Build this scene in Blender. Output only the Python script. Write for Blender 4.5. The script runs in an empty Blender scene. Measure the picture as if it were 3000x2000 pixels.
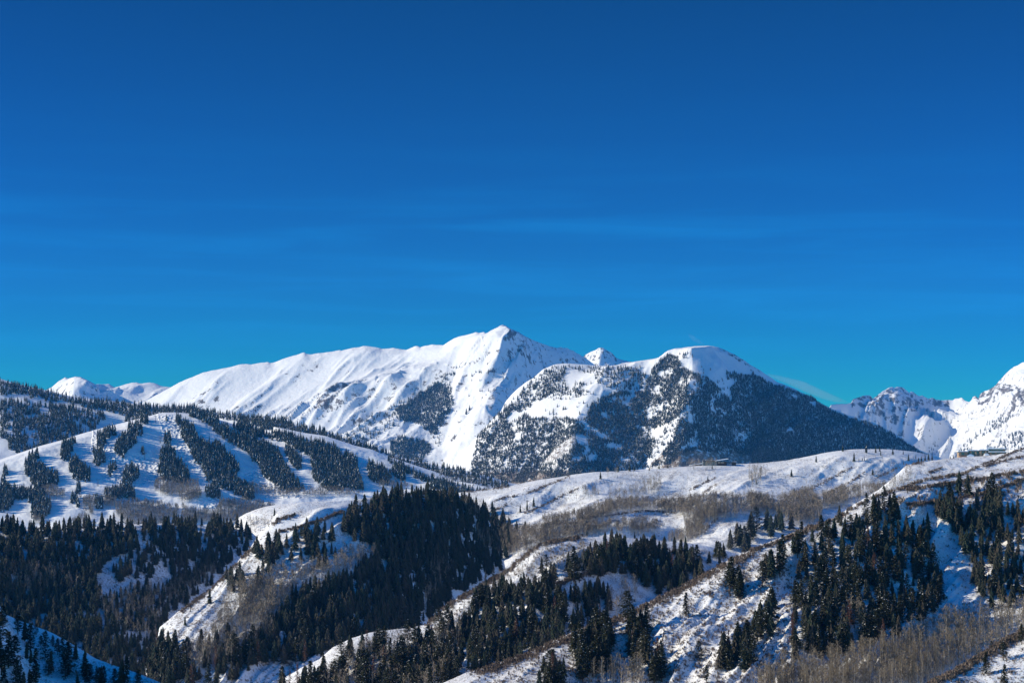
import bpy, math, random
import numpy as np
rng = np.random.default_rng(7)
random.seed(7)
scene = bpy.context.scene
COL = scene.collection

# ------------------------------------------------------------------ camera
FOC, CX, CY, HOR = 5833.3, 1500.0, 1000.0, 1300.0
PITCH = math.atan((HOR - CY) / FOC)
cam_d = bpy.data.cameras.new('camera')
cam_d.sensor_width = 36.0
cam_d.lens = 36.0 * FOC / 3000.0
cam_d.clip_start = 1.0
cam_d.clip_end = 60000.0
cam = bpy.data.objects.new('camera', cam_d)
COL.objects.link(cam)
cam.location = (0, 0, 0)
cam.rotation_euler = (math.pi / 2 + PITCH, 0, 0)
scene.camera = cam

# ------------------------------------------------------------------ light
SUN_EL = math.radians(25.0)
SUN_AZ = math.radians(4.0)          # behind the camera's left shoulder
sdir = (-math.cos(SUN_EL) * math.cos(SUN_AZ), -math.cos(SUN_EL) * math.sin(SUN_AZ), math.sin(SUN_EL))
from mathutils import Vector
sun_d = bpy.data.lights.new('sun', 'SUN')
sun_d.energy = 5.0
sun_d.angle = math.radians(0.5)
sun_d.color = (1.0, 0.89, 0.66)
sun = bpy.data.objects.new('sun', sun_d)
COL.objects.link(sun)
sun.rotation_euler = Vector(sdir).to_track_quat('Z', 'Y').to_euler()

world = bpy.data.worlds.new('World')
scene.world = world
world.use_nodes = True
wn, wl = world.node_tree.nodes, world.node_tree.links
wn.clear()
w_out = wn.new('ShaderNodeOutputWorld')
w_bg = wn.new('ShaderNodeBackground')
w_bg.inputs['Strength'].default_value = 0.074
sky = wn.new('ShaderNodeTexSky')
sky.sky_type = 'NISHITA'
sky.sun_disc = False
sky.sun_elevation = SUN_EL
sky.sun_rotation = math.atan2(sdir[0], sdir[1])
sky.altitude = 2600
sky.air_density = 1.0
sky.dust_density = 0.0
sky.ozone_density = 4.0
hsv = wn.new('ShaderNodeHueSaturation')
hsv.inputs['Hue'].default_value = 0.505
hsv.inputs['Saturation'].default_value = 1.3
hsv.inputs['Value'].default_value = 1.0
wl.new(sky.outputs[0], hsv.inputs['Color'])
# thin streaks of cirrus, laid out over the sky's own directions
tc = wn.new('ShaderNodeTexCoord')
mp = wn.new('ShaderNodeMapping')
mp.inputs['Rotation'].default_value = (0, math.radians(7), 0)
mp.inputs['Scale'].default_value = (4.0, 1.0, 60.0)
wl.new(tc.outputs['Generated'], mp.inputs['Vector'])
nz = wn.new('ShaderNodeTexNoise')
nz.inputs['Scale'].default_value = 1.6
nz.inputs['Detail'].default_value = 6
nz.inputs['Roughness'].default_value = 0.6
nz.inputs['Distortion'].default_value = 0.6
wl.new(mp.outputs[0], nz.inputs['Vector'])
rp = wn.new('ShaderNodeMapRange')
rp.inputs['From Min'].default_value = 0.45
rp.inputs['From Max'].default_value = 0.85
rp.inputs['To Max'].default_value = 0.25
wl.new(nz.outputs[0], rp.inputs['Value'])
sep = wn.new('ShaderNodeSeparateXYZ')
wl.new(tc.outputs['Generated'], sep.inputs[0])
bnd = wn.new('ShaderNodeFloatCurve')          # the cirrus band sits between 3 and 9 degrees up
cv = bnd.mapping.curves[0]
for i, (x, y) in enumerate([(0.0, 0.35), (0.04, 0.35), (0.085, 1.0), (0.12, 0.6), (0.17, 0.05), (1.0, 0.0)]):
    if i < 2: cv.points[i].location = (x, y)
    else: cv.points.new(x, y)
bnd.mapping.update()
wl.new(sep.outputs['Z'], bnd.inputs['Value'])
mul = wn.new('ShaderNodeMath'); mul.operation = 'MULTIPLY'
wl.new(rp.outputs[0], mul.inputs[0]); wl.new(bnd.outputs[0], mul.inputs[1])
mxc = wn.new('ShaderNodeMix'); mxc.data_type = 'RGBA'
mxc.inputs[7].default_value = (6.0, 7.4, 9.0, 1)
wl.new(mul.outputs[0], mxc.inputs[0])
wl.new(hsv.outputs[0], mxc.inputs[6])
# the deep blue of dry high air through a polarising filter: each channel of the sky gets its own contrast
spl = wn.new('ShaderNodeSeparateColor'); cmb = wn.new('ShaderNodeCombineColor')
wl.new(mxc.outputs[2], spl.inputs[0])
for ch, (ref, ex, k) in enumerate(((3.0, 2.6, 0.07), (4.0, 1.6, 2.62), (5.0, 2.6, 3.75))):
    d = wn.new('ShaderNodeMath'); d.operation = 'DIVIDE'; d.inputs[1].default_value = ref
    p = wn.new('ShaderNodeMath'); p.operation = 'POWER'; p.inputs[1].default_value = ex
    q = wn.new('ShaderNodeMath'); q.operation = 'MULTIPLY'; q.inputs[1].default_value = k
    wl.new(spl.outputs[ch], d.inputs[0]); wl.new(d.outputs[0], p.inputs[0]); wl.new(p.outputs[0], q.inputs[0]); wl.new(q.outputs[0], cmb.inputs[ch])
# above and behind the view, sky brightened and tinted blue to fill snow shade
sky_fill = wn.new('ShaderNodeMix'); sky_fill.data_type = 'RGBA'; sky_fill.blend_type = 'MULTIPLY'; sky_fill.inputs[0].default_value = 1.0
sky_fill.inputs[7].default_value = (0.10, 1.75, 1.85, 1)
wl.new(hsv.outputs[0], sky_fill.inputs[6])
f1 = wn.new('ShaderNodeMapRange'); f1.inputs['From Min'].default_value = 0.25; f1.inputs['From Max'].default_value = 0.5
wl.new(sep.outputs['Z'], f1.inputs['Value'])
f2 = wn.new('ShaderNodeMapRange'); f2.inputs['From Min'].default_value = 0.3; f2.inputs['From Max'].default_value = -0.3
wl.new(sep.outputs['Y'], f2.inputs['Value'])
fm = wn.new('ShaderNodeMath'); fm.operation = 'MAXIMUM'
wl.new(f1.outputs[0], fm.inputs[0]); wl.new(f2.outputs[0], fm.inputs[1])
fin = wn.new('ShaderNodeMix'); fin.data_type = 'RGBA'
wl.new(fm.outputs[0], fin.inputs[0]); wl.new(cmb.outputs[0], fin.inputs[6]); wl.new(sky_fill.outputs[2], fin.inputs[7])
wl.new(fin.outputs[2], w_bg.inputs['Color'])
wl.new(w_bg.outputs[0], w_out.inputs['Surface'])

scene.view_settings.view_transform = 'Standard'
scene.view_settings.look = 'None'
scene.view_settings.gamma = 1.0
scene.view_settings.exposure = 0.34

# ------------------------------------------------------------------ picture <-> place
CROP = {'A': (0, 1050, 2.94), 'B': (700, 900, 2.94), 'C': (1400, 900, 2.94), 'D': (2200, 1000, 2.94),
        'E': (0, 1450, 2.851), 'G': (700, 1450, 2.851), 'H': (1400, 1450, 2.851), 'I': (2200, 1450, 2.851),
        'J': (1300, 1250, 2.94), 'K': (2200, 1250, 2.94), 'F': (0, 0, 0.784), 'P': (0, 0, 1.0),
        'L': (350, 1180, 7.84), 'M': (0, 1300, 7.84), 'N': (1600, 1400, 3.92), 'X': (2150, 1050, 5.88)}
def P(k, pts):
    x0, y0, s = CROP[k]
    return [(x0 + p[0] / s, y0 + p[1] / s) + tuple(p[2:]) for p in pts]
def ae(px, py):
    xc = (np.asarray(px, float) - CX) / FOC
    yc = (CY - np.asarray(py, float)) / FOC
    d = math.cos(PITCH) - yc * math.sin(PITCH)
    return xc / d, (math.sin(PITCH) + yc * math.cos(PITCH)) / d
def smooth(x, a, b):
    t = np.clip((x - a) / (b - a), 0, 1)
    return t * t * (3 - 2 * t)

# ------------------------------------------------------------------ noise
_perm = np.random.default_rng(3).permutation(512)
_perm = np.concatenate([_perm, _perm, _perm])
_ga = np.random.default_rng(4).uniform(0, 2 * np.pi, 512)
_gx, _gy = np.cos(_ga), np.sin(_ga)
def perlin(x, y):
    xi = np.floor(x).astype(np.int64); yi = np.floor(y).astype(np.int64)
    xf = x - xi; yf = y - yi
    u = xf * xf * xf * (xf * (xf * 6 - 15) + 10); v = yf * yf * yf * (yf * (yf * 6 - 15) + 10)
    xi &= 511; yi &= 511
    x1 = (xi + 1) & 511; y1 = (yi + 1) & 511
    def g(ix, iy, dx, dy):
        h = _perm[_perm[ix] + iy] & 511
        return _gx[h] * dx + _gy[h] * dy
    a = g(xi, yi, xf, yf); b = g(x1, yi, xf - 1, yf)
    c = g(xi, y1, xf, yf - 1); d = g(x1, y1, xf - 1, yf - 1)
    return (a + u * (b - a) + v * ((c + u * (d - c)) - (a + u * (b - a)))) * 1.4
def fbm(x, y, octv=5, gain=0.5, off=0.0):
    r = 0; amp = 1.0; f = 1.0
    for i in range(octv):
        r = r + amp * perlin(x * f + 13.7 * i + off, y * f + 7.3 * i - off); amp *= gain; f *= 2.03
    return r
def ridged(x, y, octv=5, gain=0.5, off=0.0):
    r = 0; amp = 1.0; f = 1.0; w = 1.0
    for i in range(octv):
        n = 1 - np.abs(perlin(x * f + 5.1 * i + off, y * f + 9.2 * i + off)) * 1.6
        n = np.clip(n, 0, 1) ** 2 * w
        w = np.clip(n * 1.6, 0, 1)
        r = r + amp * n; amp *= gain; f *= 2.07
    return r

def gblur(a, sig):
    if sig < 0.5: return a.copy()
    r = int(3 * sig) + 1
    k = np.exp(-0.5 * (np.arange(-r, r + 1) / sig) ** 2); k /= k.sum()
    return np.convolve(np.pad(a, r, mode='edge'), k, mode='valid')

# ------------------------------------------------------------------ mesh helpers
def new_mesh(name, V, faces_flat, nper, smooth_shade=True):
    me = bpy.data.meshes.new(name)
    nv = len(V); nf = len(faces_flat) // nper
    me.vertices.add(nv)
    me.vertices.foreach_set('co', np.ascontiguousarray(V, dtype=np.float32).ravel())
    me.loops.add(nf * nper)
    me.loops.foreach_set('vertex_index', np.ascontiguousarray(faces_flat, dtype=np.int32).ravel())
    me.polygons.add(nf)
    me.polygons.foreach_set('loop_start', np.arange(0, nf * nper, nper, dtype=np.int32))
    if smooth_shade:
        me.polygons.foreach_set('use_smooth', np.ones(nf, dtype=bool))
    me.update(calc_edges=True)
    return me
def add_attr(me, name, arr):
    at = me.attributes.new(name, 'FLOAT', 'POINT')
    at.data.foreach_set('value', np.ascontiguousarray(arr, dtype=np.float32).ravel())
def link(name, me, mat=None, parent=None):
    o = bpy.data.objects.new(name, me)
    COL.objects.link(o)
    if mat: me.materials.append(mat)
    if parent: o.parent = parent
    return o
def tag(o, label=None, cat=None, group=None, kind=None):
    if label: o['label'] = label
    if cat: o['category'] = cat
    if group: o['group'] = group
    if kind: o['kind'] = kind
    return o

# ------------------------------------------------------------------ materials
def mat_new(name):
    m = bpy.data.materials.new(name); m.use_nodes = True
    nt = m.node_tree; b = nt.nodes['Principled BSDF']
    b.inputs['Specular IOR Level'].default_value = 0.2
    b.inputs['Roughness'].default_value = 0.9
    return m, nt, b
def noise_node(nt, scale, detail=4, rough=0.55, vec=None):
    n = nt.nodes.new('ShaderNodeTexNoise')
    n.inputs['Scale'].default_value = scale
    n.inputs['Detail'].default_value = detail
    n.inputs['Roughness'].default_value = rough
    if vec: nt.links.new(vec, n.inputs['Vector'])
    return n
def ramp(nt, src, pts):
    r = nt.nodes.new('ShaderNodeValToRGB')
    els = r.color_ramp.elements
    while len(els) < len(pts): els.new(0.5)
    for e, (p, c) in zip(els, pts):
        e.position = p; e.color = c if len(c) == 4 else (*c, 1)
    nt.links.new(src, r.inputs[0])
    return r
def mixc(nt, fac, a, b):
    m = nt.nodes.new('ShaderNodeMix'); m.data_type = 'RGBA'
    for s, v in ((0, fac), (6, a), (7, b)):
        if isinstance(v, (int, float)): m.inputs[s].default_value = v
        elif isinstance(v, tuple): m.inputs[s].default_value = (*v, 1) if len(v) == 3 else v
        else: nt.links.new(v, m.inputs[s])
    return m.outputs[2]
def math_node(nt, op, a, b=None, clamp=False):
    m = nt.nodes.new('ShaderNodeMath'); m.operation = op; m.use_clamp = clamp
    for i, v in enumerate((a, b)):
        if v is None: continue
        if isinstance(v, (int, float)): m.inputs[i].default_value = v
        else: nt.links.new(v, m.inputs[i])
    return m.outputs[0]

def snow_material(name, unit, rock_a=(0.075, 0.068, 0.066), rock_b=(0.19, 0.17, 0.16),
                  brush=(0.15, 0.115, 0.09), bump=0.35, snow=(0.80, 0.82, 0.85), speck=0.0, mogul=0.0):
    """unit = metres of the finest grain that shows at this distance"""
    m, nt, b = mat_new(name)
    tc = nt.nodes.new('ShaderNodeTexCoord')
    v = tc.outputs['Object']
    n1 = noise_node(nt, 1 / (unit * 6), 6, 0.6, v)
    n2 = noise_node(nt, 1 / (unit * 2), 3, 0.6, v)
    n3 = noise_node(nt, 1 / (unit * 40), 4, 0.5, v)
    n6 = noise_node(nt, 1 / (unit * 5.0), 6, 0.75, v)
    sn = mixc(nt, n3.outputs[0], (snow[0] * .93, snow[1] * .93, snow[2] * .93), snow)
    at = nt.nodes.new('ShaderNodeAttribute'); at.attribute_name = 'rock'
    br = nt.nodes.new('ShaderNodeAttribute'); br.attribute_name = 'brush'
    rk = mixc(nt, n2.outputs[0], rock_a, rock_b)
    # break the edge of the rock and the brush with grain
    g = math_node(nt, 'SUBTRACT', n1.outputs[0], 0.5)
    g2 = math_node(nt, 'MULTIPLY', math_node(nt, 'SUBTRACT', n6.outputs[0], 0.5), 2.6)
    rf = math_node(nt, 'ADD', at.outputs['Fac'], g2)
    rf = ramp(nt, rf, [(0.50, (0, 0, 0)), (0.66, (1, 1, 1))]).outputs[0]
    c = mixc(nt, rf, sn, rk)
    bf = math_node(nt, 'ADD', br.outputs['Fac'], math_node(nt, 'MULTIPLY', math_node(nt, 'SUBTRACT', n2.outputs[0], 0.5), 2.2))
    bf = ramp(nt, bf, [(0.40, (0, 0, 0)), (0.75, (1, 1, 1))]).outputs[0]
    bc = mixc(nt, n1.outputs[0], brush, tuple(x * 1.7 for x in brush))
    c = mixc(nt, bf, c, bc)
    if speck:
        n4 = noise_node(nt, 1 / (unit * 1.0), 2, 0.7, v)
        n5 = noise_node(nt, 1 / (unit * 22), 3, 0.6, v)
        sp = math_node(nt, 'ADD', n4.outputs[0], math_node(nt, 'MULTIPLY', math_node(nt, 'SUBTRACT', n5.outputs[0], 0.5), 0.5))
        sp = ramp(nt, sp, [(0.70 - speck, (0, 0, 0)), (0.78 - speck, (1, 1, 1))]).outputs[0]
        c = mixc(nt, math_node(nt, 'MULTIPLY', sp, 0.75), c, (0.16, 0.12, 0.095))
    nt.links.new(c, b.inputs['Base Color'])
    bp = nt.nodes.new('ShaderNodeBump')
    bp.inputs['Strength'].default_value = bump
    bp.inputs['Distance'].default_value = unit * 1.6
    nt.links.new(n1.outputs[0], bp.inputs['Height'])
    last = bp
    if mogul:
        vo = nt.nodes.new('ShaderNodeTexVoronoi'); vo.inputs['Scale'].default_value = 1 / 6.5
        nt.links.new(v, vo.inputs['Vector'])
        ma = nt.nodes.new('ShaderNodeAttribute'); ma.attribute_name = 'mogul'
        h = math_node(nt, 'MULTIPLY', vo.outputs['Distance'], ma.outputs['Fac'])
        b2 = nt.nodes.new('ShaderNodeBump'); b2.inputs['Strength'].default_value = mogul
        b2.inputs['Distance'].default_value = 5.0
        nt.links.new(h, b2.inputs['Height'])
        nt.links.new(bp.outputs[0], b2.inputs['Normal'])
        last = b2
    nt.links.new(last.outputs[0], b.inputs['Normal'])
    b.inputs['Roughness'].default_value = 0.75
    return m

# ------------------------------------------------------------------ terrain layers
PXS = np.concatenate([np.arange(-900, -60, 14.0), np.arange(-60, 3060, 2.6), np.arange(3060, 3900, 14.0)])
FLOOR = -330.0
class Layer:
    def __init__(s, name, crest, slope, rnd, front, back_slope=0.45, rows=260, crest_noise=0.0,
                 spread=0.5, x0=None, x1=None, curve=None, seed=0.0, tap=40.0):
        """crest: (px, py, distance) points along the skyline of the ridge; slope/rnd: front slope and rounding
        radius in metres; front: metres of the finely meshed face"""
        s.name = name
        c = np.array(crest, float)
        a, e = ae(c[:, 0], c[:, 1])
        cols_a = (PXS - CX) / FOC / (math.cos(PITCH))
        if x0 is not None: cols_a = cols_a[(PXS >= x0)]; px = PXS[PXS >= x0]
        else: px = PXS
        if x1 is not None: cols_a = cols_a[px <= x1]; px = px[px <= x1]
        s.a = cols_a; s.px = px
        ec = np.interp(cols_a, a, e); Yc = np.interp(cols_a, a, c[:, 2])
        Yc = gblur(Yc, 14)
        if crest_noise:
            t = cols_a * FOC
            ec = ec + crest_noise / FOC * fbm(t / 26.0, t * 0 + seed, 5, 0.6)
        s.ec, s.Yc = ec, Yc
        zc = ec * Yc
        S = np.concatenate([-np.geomspace(3000, 30, 26), np.linspace(-24, -3, 5) * max(1, front / 500.0),
                            np.linspace(0, front, rows) ** 1.0])
        S = np.unique(S)
        S = np.concatenate([S, front + np.geomspace(20, 1500, 14)])
        s.S = S
        blur = [0, 3, 7, 14, 28, 56, 100]
        zb = np.array([gblur(zc, k) for k in blur])
        pxm = Yc.mean() / FOC * 2.6      # metres a column
        sig = np.clip(np.abs(S) * spread / pxm, 0, 99)
        k = np.interp(sig, blur, np.arange(len(blur)))
        k0 = np.floor(k).astype(int); k1 = np.minimum(k0 + 1, len(blur) - 1); f = (k - k0)[:, None]
        Z = zb[k0] * (1 - f) + zb[k1] * f
        sf = np.maximum(S, 0); sb = np.maximum(-S, 0)
        drop = slope * (np.sqrt(sf ** 2 + rnd ** 2) - rnd)
        if curve is not None: drop = np.interp(sf, [q[0] for q in curve], [q[1] for q in curve])
        dropb = back_slope * (np.sqrt(sb ** 2 + rnd ** 2) - rnd)
        s.Z = Z - (drop + dropb)[:, None]
        s.Y = np.maximum(Yc[None, :] - S[:, None], 15.0)
        s.X = s.a[None, :] * s.Y
        s.i0 = int(np.argmin(np.abs(S)))
        s.tap = tap
        s.taper = (1 - np.exp(-(np.maximum(S, 0) / tap) ** 2))[:, None]
        s.base_drop = (drop + dropb)[:, None]
        s.clamp()
    def clamp(s):
        lim = s.ec[None, :] * s.Y - 0.04 * s.base_drop
        s.Z = np.where(s.Z > lim, lim, s.Z)
    def add(s, dz, taper=True):
        s.Z = s.Z + dz * (s.taper if taper else 1.0)
        return s
    def hit(s, px, py):
        a, e = ae(px, py); a = np.atleast_1d(a); e = np.atleast_1d(e)
        j = np.clip(np.searchsorted(s.a, a), 1, len(s.a) - 1)
        w = (a - s.a[j - 1]) / (s.a[j] - s.a[j - 1])
        X = np.empty_like(a); Y = np.empty_like(a); Z = np.empty_like(a); ok = np.zeros(len(a), bool)
        for n0 in range(0, len(a), 4000):
            q = slice(n0, n0 + 4000)
            zc = s.Z[s.i0:, j[q] - 1] * (1 - w[q]) + s.Z[s.i0:, j[q]] * w[q]
            yc = s.Y[s.i0:, j[q] - 1] * (1 - w[q]) + s.Y[s.i0:, j[q]] * w[q]
            E = zc / yc
            m = E >= e[q][None, :]
            r = m.shape[0] - 1 - np.argmax(m[::-1], axis=0)
            o = m.any(axis=0) & (r < m.shape[0] - 1)
            r = np.minimum(r, m.shape[0] - 2); ii = np.arange(m.shape[1])
            E0, E1 = E[r, ii], E[r + 1, ii]
            t = np.clip((E0 - e[q]) / np.maximum(E0 - E1, 1e-9), 0, 1)
            Y[q] = yc[r, ii] * (1 - t) + yc[r + 1, ii] * t
            Z[q] = zc[r, ii] * (1 - t) + zc[r + 1, ii] * t
            ok[q] = o
        X = a * Y
        return X, Y, Z, ok
    def ground(s, X, Y):
        """height of the layer at world X, Y"""
        a = X / Y
        fj = np.interp(a, s.a, np.arange(len(s.a)))
        j = np.clip(fj.astype(int), 0, len(s.a) - 2); w = fj - j
        sc = np.interp(a, s.a, s.Yc) - Y
        fi = np.interp(sc, s.S, np.arange(len(s.S)))
        i = np.clip(fi.astype(int), 0, len(s.S) - 2); u = fi - i
        Z = s.Z
        return (Z[i, j] * (1 - w) + Z[i, j + 1] * w) * (1 - u) + (Z[i + 1, j] * (1 - w) + Z[i + 1, j + 1] * w) * u
    def spur(s, pts, amp, wl, wr=None, p=1.0, taper=True):
        """raise (amp>0) a ridge or cut (amp<0) a gully along a line of points; wl, wr widths left and right of it"""
        wr = wr or wl
        X, Y, Z, ok = s.hit([q[0] for q in pts], [q[1] for q in pts])
        am = np.array([q[2] if len(q) > 2 else 1.0 for q in pts])
        best = np.full(s.X.shape, 1e9); side = np.zeros(s.X.shape); aa = np.zeros(s.X.shape)
        for i in range(len(pts) - 1):
            dx, dy = X[i + 1] - X[i], Y[i + 1] - Y[i]
            L2 = dx * dx + dy * dy + 1e-9
            t = np.clip(((s.X - X[i]) * dx + (s.Y - Y[i]) * dy) / L2, 0, 1)
            ddx = s.X - (X[i] + t * dx); ddy = s.Y - (Y[i] + t * dy)
            d = np.sqrt(ddx ** 2 + ddy ** 2)
            m = d < best
            best = np.where(m, d, best)
            cr = dx * (s.Y - Y[i]) - dy * (s.X - X[i])
            side = np.where(m, cr, side)
            aa = np.where(m, am[i] + t * (am[i + 1] - am[i]), aa)
        # the line runs downhill towards the camera: negative cross product = left of it in the picture
        w = np.where(side < 0, wl, wr)
        t = np.clip(1 - best / w, 0, 1)
        t = t ** p if p >= 1.5 else (t * t * (3 - 2 * t)) * 0.45 + t * 0.55
        s.add(amp * aa * t, taper)
        return s
    def build(s, mat, rock=None, brush=None, mogul=None, label=None):
        s.clamp()
        Z = np.maximum(s.Z, FLOOR - 5)
        R, C = Z.shape
        V = np.stack([s.X, s.Y, Z], -1).reshape(-1, 3)
        i = np.arange(R - 1)[:, None] * C + np.arange(C - 1)[None, :]
        # rows run from behind the crest to the front: wind so that normals point up
        f = np.stack([i, i + C, i + C + 1, i + 1], -1).reshape(-1)
        me = new_mesh(s.name, V, f, 4)
        z0 = np.zeros((R, C))
        add_attr(me, 'rock', rock if rock is not None else z0)
        add_attr(me, 'brush', brush if brush is not None else z0)
        if mogul is not None: add_attr(me, 'mogul', mogul)
        o = link(s.name, me, mat)
        tag(o, kind='structure')
        if label: o['label'] = label
        s.obj = o
        return o
    def normals(s):
        gy = np.gradient(s.Z, axis=0) / np.minimum(np.gradient(s.Y, axis=0), -1e-6)
        gx = np.gradient(s.Z, axis=1) / np.gradient(s.X, axis=1)
        return gx, gy
    def screen(s):
        """picture coordinates of every vertex"""
        ct, st = math.cos(PITCH), math.sin(PITCH)
        d = s.Y * ct + s.Z * st
        return CX + FOC * s.X / d, CY - FOC * (-s.Y * st + s.Z * ct) / d
def inpoly(px, py, poly):
    px = np.asarray(px); py = np.asarray(py)
    r = np.zeros(px.shape, bool); n = len(poly)
    for i in range(n):
        x1, y1 = poly[i][:2]; x2, y2 = poly[(i + 1) % n][:2]
        c = ((y1 > py) != (y2 > py)) & (px < (x2 - x1) * (py - y1) / ((y2 - y1) or 1e-9) + x1)
        r ^= c
    return r
def line_dist(px, py, pts):
    best = np.full(np.shape(px), 1e9)
    for i in range(len(pts) - 1):
        x1, y1 = pts[i][:2]; x2, y2 = pts[i + 1][:2]
        dx, dy = x2 - x1, y2 - y1
        t = np.clip(((px - x1) * dx + (py - y1) * dy) / (dx * dx + dy * dy + 1e-9), 0, 1)
        best = np.minimum(best, np.hypot(px - x1 - t * dx, py - y1 - t * dy))
    return best
def sort_x(pts):
    return sorted(pts, key=lambda q: q[0])
def withD(pts, *DX):
    """give crest points a distance, interpolated from (px, distance) pairs"""
    xs = [d[0] for d in DX]; ds = [d[1] for d in DX]
    return [(p[0], p[1], float(np.interp(p[0], xs, ds))) for p in pts]

M_ALP = snow_material('alpine_snow', 9.0, bump=0.5)
M_MID = snow_material('mountain_snow', 5.0, bump=0.4)
M_SKI = snow_material('groomed_snow', 3.0, bump=0.25, mogul=0.9)
M_HILL = snow_material('hill_snow', 0.9, bump=0.55, speck=0.15)
M_NEAR = snow_material('near_snow', 0.45, bump=0.6, speck=0.175)

# --- rugged peaks on the right, far away
c = P('P', [(1900, 1330), (2300, 1300), (2400, 1240)]) + P('D', [(690, 545), (760, 537), (830, 535), (862, 530), (880, 500), (930, 480), (975, 466), (1015, 460), (1035, 470), (1045, 495), (1075, 478), (1120, 440),
     (1190, 395), (1215, 392), (1235, 400), (1270, 388), (1310, 395), (1340, 420), (1362, 440), (1380, 430), (1400, 435), (1420, 455), (1450, 470), (1475, 465), (1500, 475), (1535, 492), (1560, 485), (1600, 500), (1650, 510), (1700, 502), (1740, 505), (1760, 492), (1800, 488), (1815, 485), (1840, 505),
     (1880, 520), (1900, 500), (1910, 475), (1935, 472), (1960, 490), (1975, 450), (2010, 430), (2035, 425), (2060, 410), (2100, 380), (2125, 355), (2140, 340), (2200, 270), (2260, 220), (2352, 175)]) + [(3120, 1020), (3400, 1000), (3900, 1100)]
L_right = Layer('rugged_far_peaks', withD(c, (2300, 11500), (2560, 12500), (2800, 13000), (3000, 11800), (3300, 11500)), 0.62, 120, 3000,
                back_slope=0.8, rows=300, crest_noise=1.6, spread=0.35, x0=1700, tap=150,
                curve=[(0, 0), (150, 130), (500, 330), (1000, 520), (1700, 720), (3000, 1100), (5000, 1700)])
def alpine(L, sc, amp, skew=0.6, off=0.0, rough=0.55):
    U = (L.X + skew * (L.Yc[None, :] - L.Y))
    W = (L.Yc[None, :] - L.Y)
    n = ridged(U / sc, W / (sc * 2.6) + off, 6, rough, off) - 0.9
    L.add(amp * n)
def rockmask(L, lo, hi, nscale, off=0.0, nw=0.35):
    gx, gy = L.normals()
    st = np.sqrt(gx ** 2 + gy ** 2)
    n = fbm(L.X / nscale, L.Y / nscale + off, 5, 0.6)
    return np.clip(smooth(st + nw * n, lo, hi), 0, 1)
L_right.spur(P('D', [(1190, 400), (1260, 600), (1340, 720, .7), (1480, 780, .2)]), 170, 260, 330)
L_right.spur(P('D', [(1410, 440), (1480, 560, .8), (1540, 640, .2)]), 90, 160, 200)
L_right.spur(P('D', [(1000, 480), (1060, 620), (1180, 730, .4), (1250, 770, .1)]), 90, 220, 260)
L_right.spur(P('D', [(2352, 200), (2300, 400), (2200, 620), (2050, 700), (1850, 850), (1760, 960)]), 150, 260, 420)
L_right.spur(P('D', [(1250, 760, .6), (1450, 730, 1), (1700, 740, 1), (1900, 640, .6), (2050, 520, .2)]), 95, 260, 260)
L_right.spur(P('D', [(1500, 690, .6), (1650, 700, 1), (1760, 640, 1), (1850, 600, .4)]), -70, 240, 240)
alpine(L_right, 420, 80, 0.5, 3.0)
L_right.add(26 * (ridged((L_right.X + 0.3 * (L_right.Yc[None, :] - L_right.Y)) / 150, (L_right.Yc[None, :] - L_right.Y) / 390 + 5.0, 6, 0.6, 5.0) - 0.9) * smooth(L_right.Yc[None, :] - L_right.Y, 900, 200))
sx, sy = L_right.screen()
rk = rockmask(L_right, 0.95, 1.35, 260, nw=0.5)
near_crest = smooth(L_right.Yc[None, :] - L_right.Y, 600, 60)
zone = np.maximum(inpoly(sx, sy, P('D', [(880, 480), (1340, 380), (1760, 480), (1700, 560), (1500, 560), (1380, 620), (1330, 700), (1200, 700), (1050, 560), (870, 560)])) * 1.0,
                  inpoly(sx, sy, P('D', [(1880, 460), (2100, 360), (2352, 380), (2352, 700), (2200, 640), (2280, 420), (2130, 470), (1960, 560)])) * 1.0)
rk = np.clip(rk * 0.42 + zone * (0.44 + 0.55 * fbm(sx / 14.0, sy / 9.0, 5, 0.65)) * near_crest ** 0.3, 0, 0.75)
L_right.build(M_ALP, rock=rk, label='rugged white peaks with dark cliffs far off on the right')

# --- small far peaks on the left
c = [(-300, 1200)] + P('A', [(300, 330), (445, 245), (500, 200), (560, 160), (585, 172), (600, 170), (650, 155), (700, 160), (760, 190), (820, 220), (880, 222), (940, 218), (965, 235), (990, 248), (1030, 238), (1080, 220), (1140, 207), (1180, 206), (1205, 215), (1220, 215),
     (1290, 205), (1340, 215), (1400, 240), (1480, 245), (1650, 300)]) + [(640, 1180), (800, 1230)]
L_left = Layer('far_left_peaks', withD(c, (0, 9600), (600, 9600)), 0.5, 60, 1500, back_slope=0.6, rows=160, crest_noise=0.8, spread=0.35, x1=900, tap=90)
L_left.spur(P('A', [(560, 162), (640, 200), (720, 235), (820, 270, .3)]), 75, 260, 90)
L_left.spur(P('A', [(1220, 218), (1235, 250), (1290, 300, .2)]), -30, 90, 90)
alpine(L_left, 330, 34, 0.5, 8.0)
L_left.build(M_ALP, rock=rockmask(L_left, 0.85, 1.2, 200, nw=0.4) * 0.42, label='small white peaks beyond the forested ridge')

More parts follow.
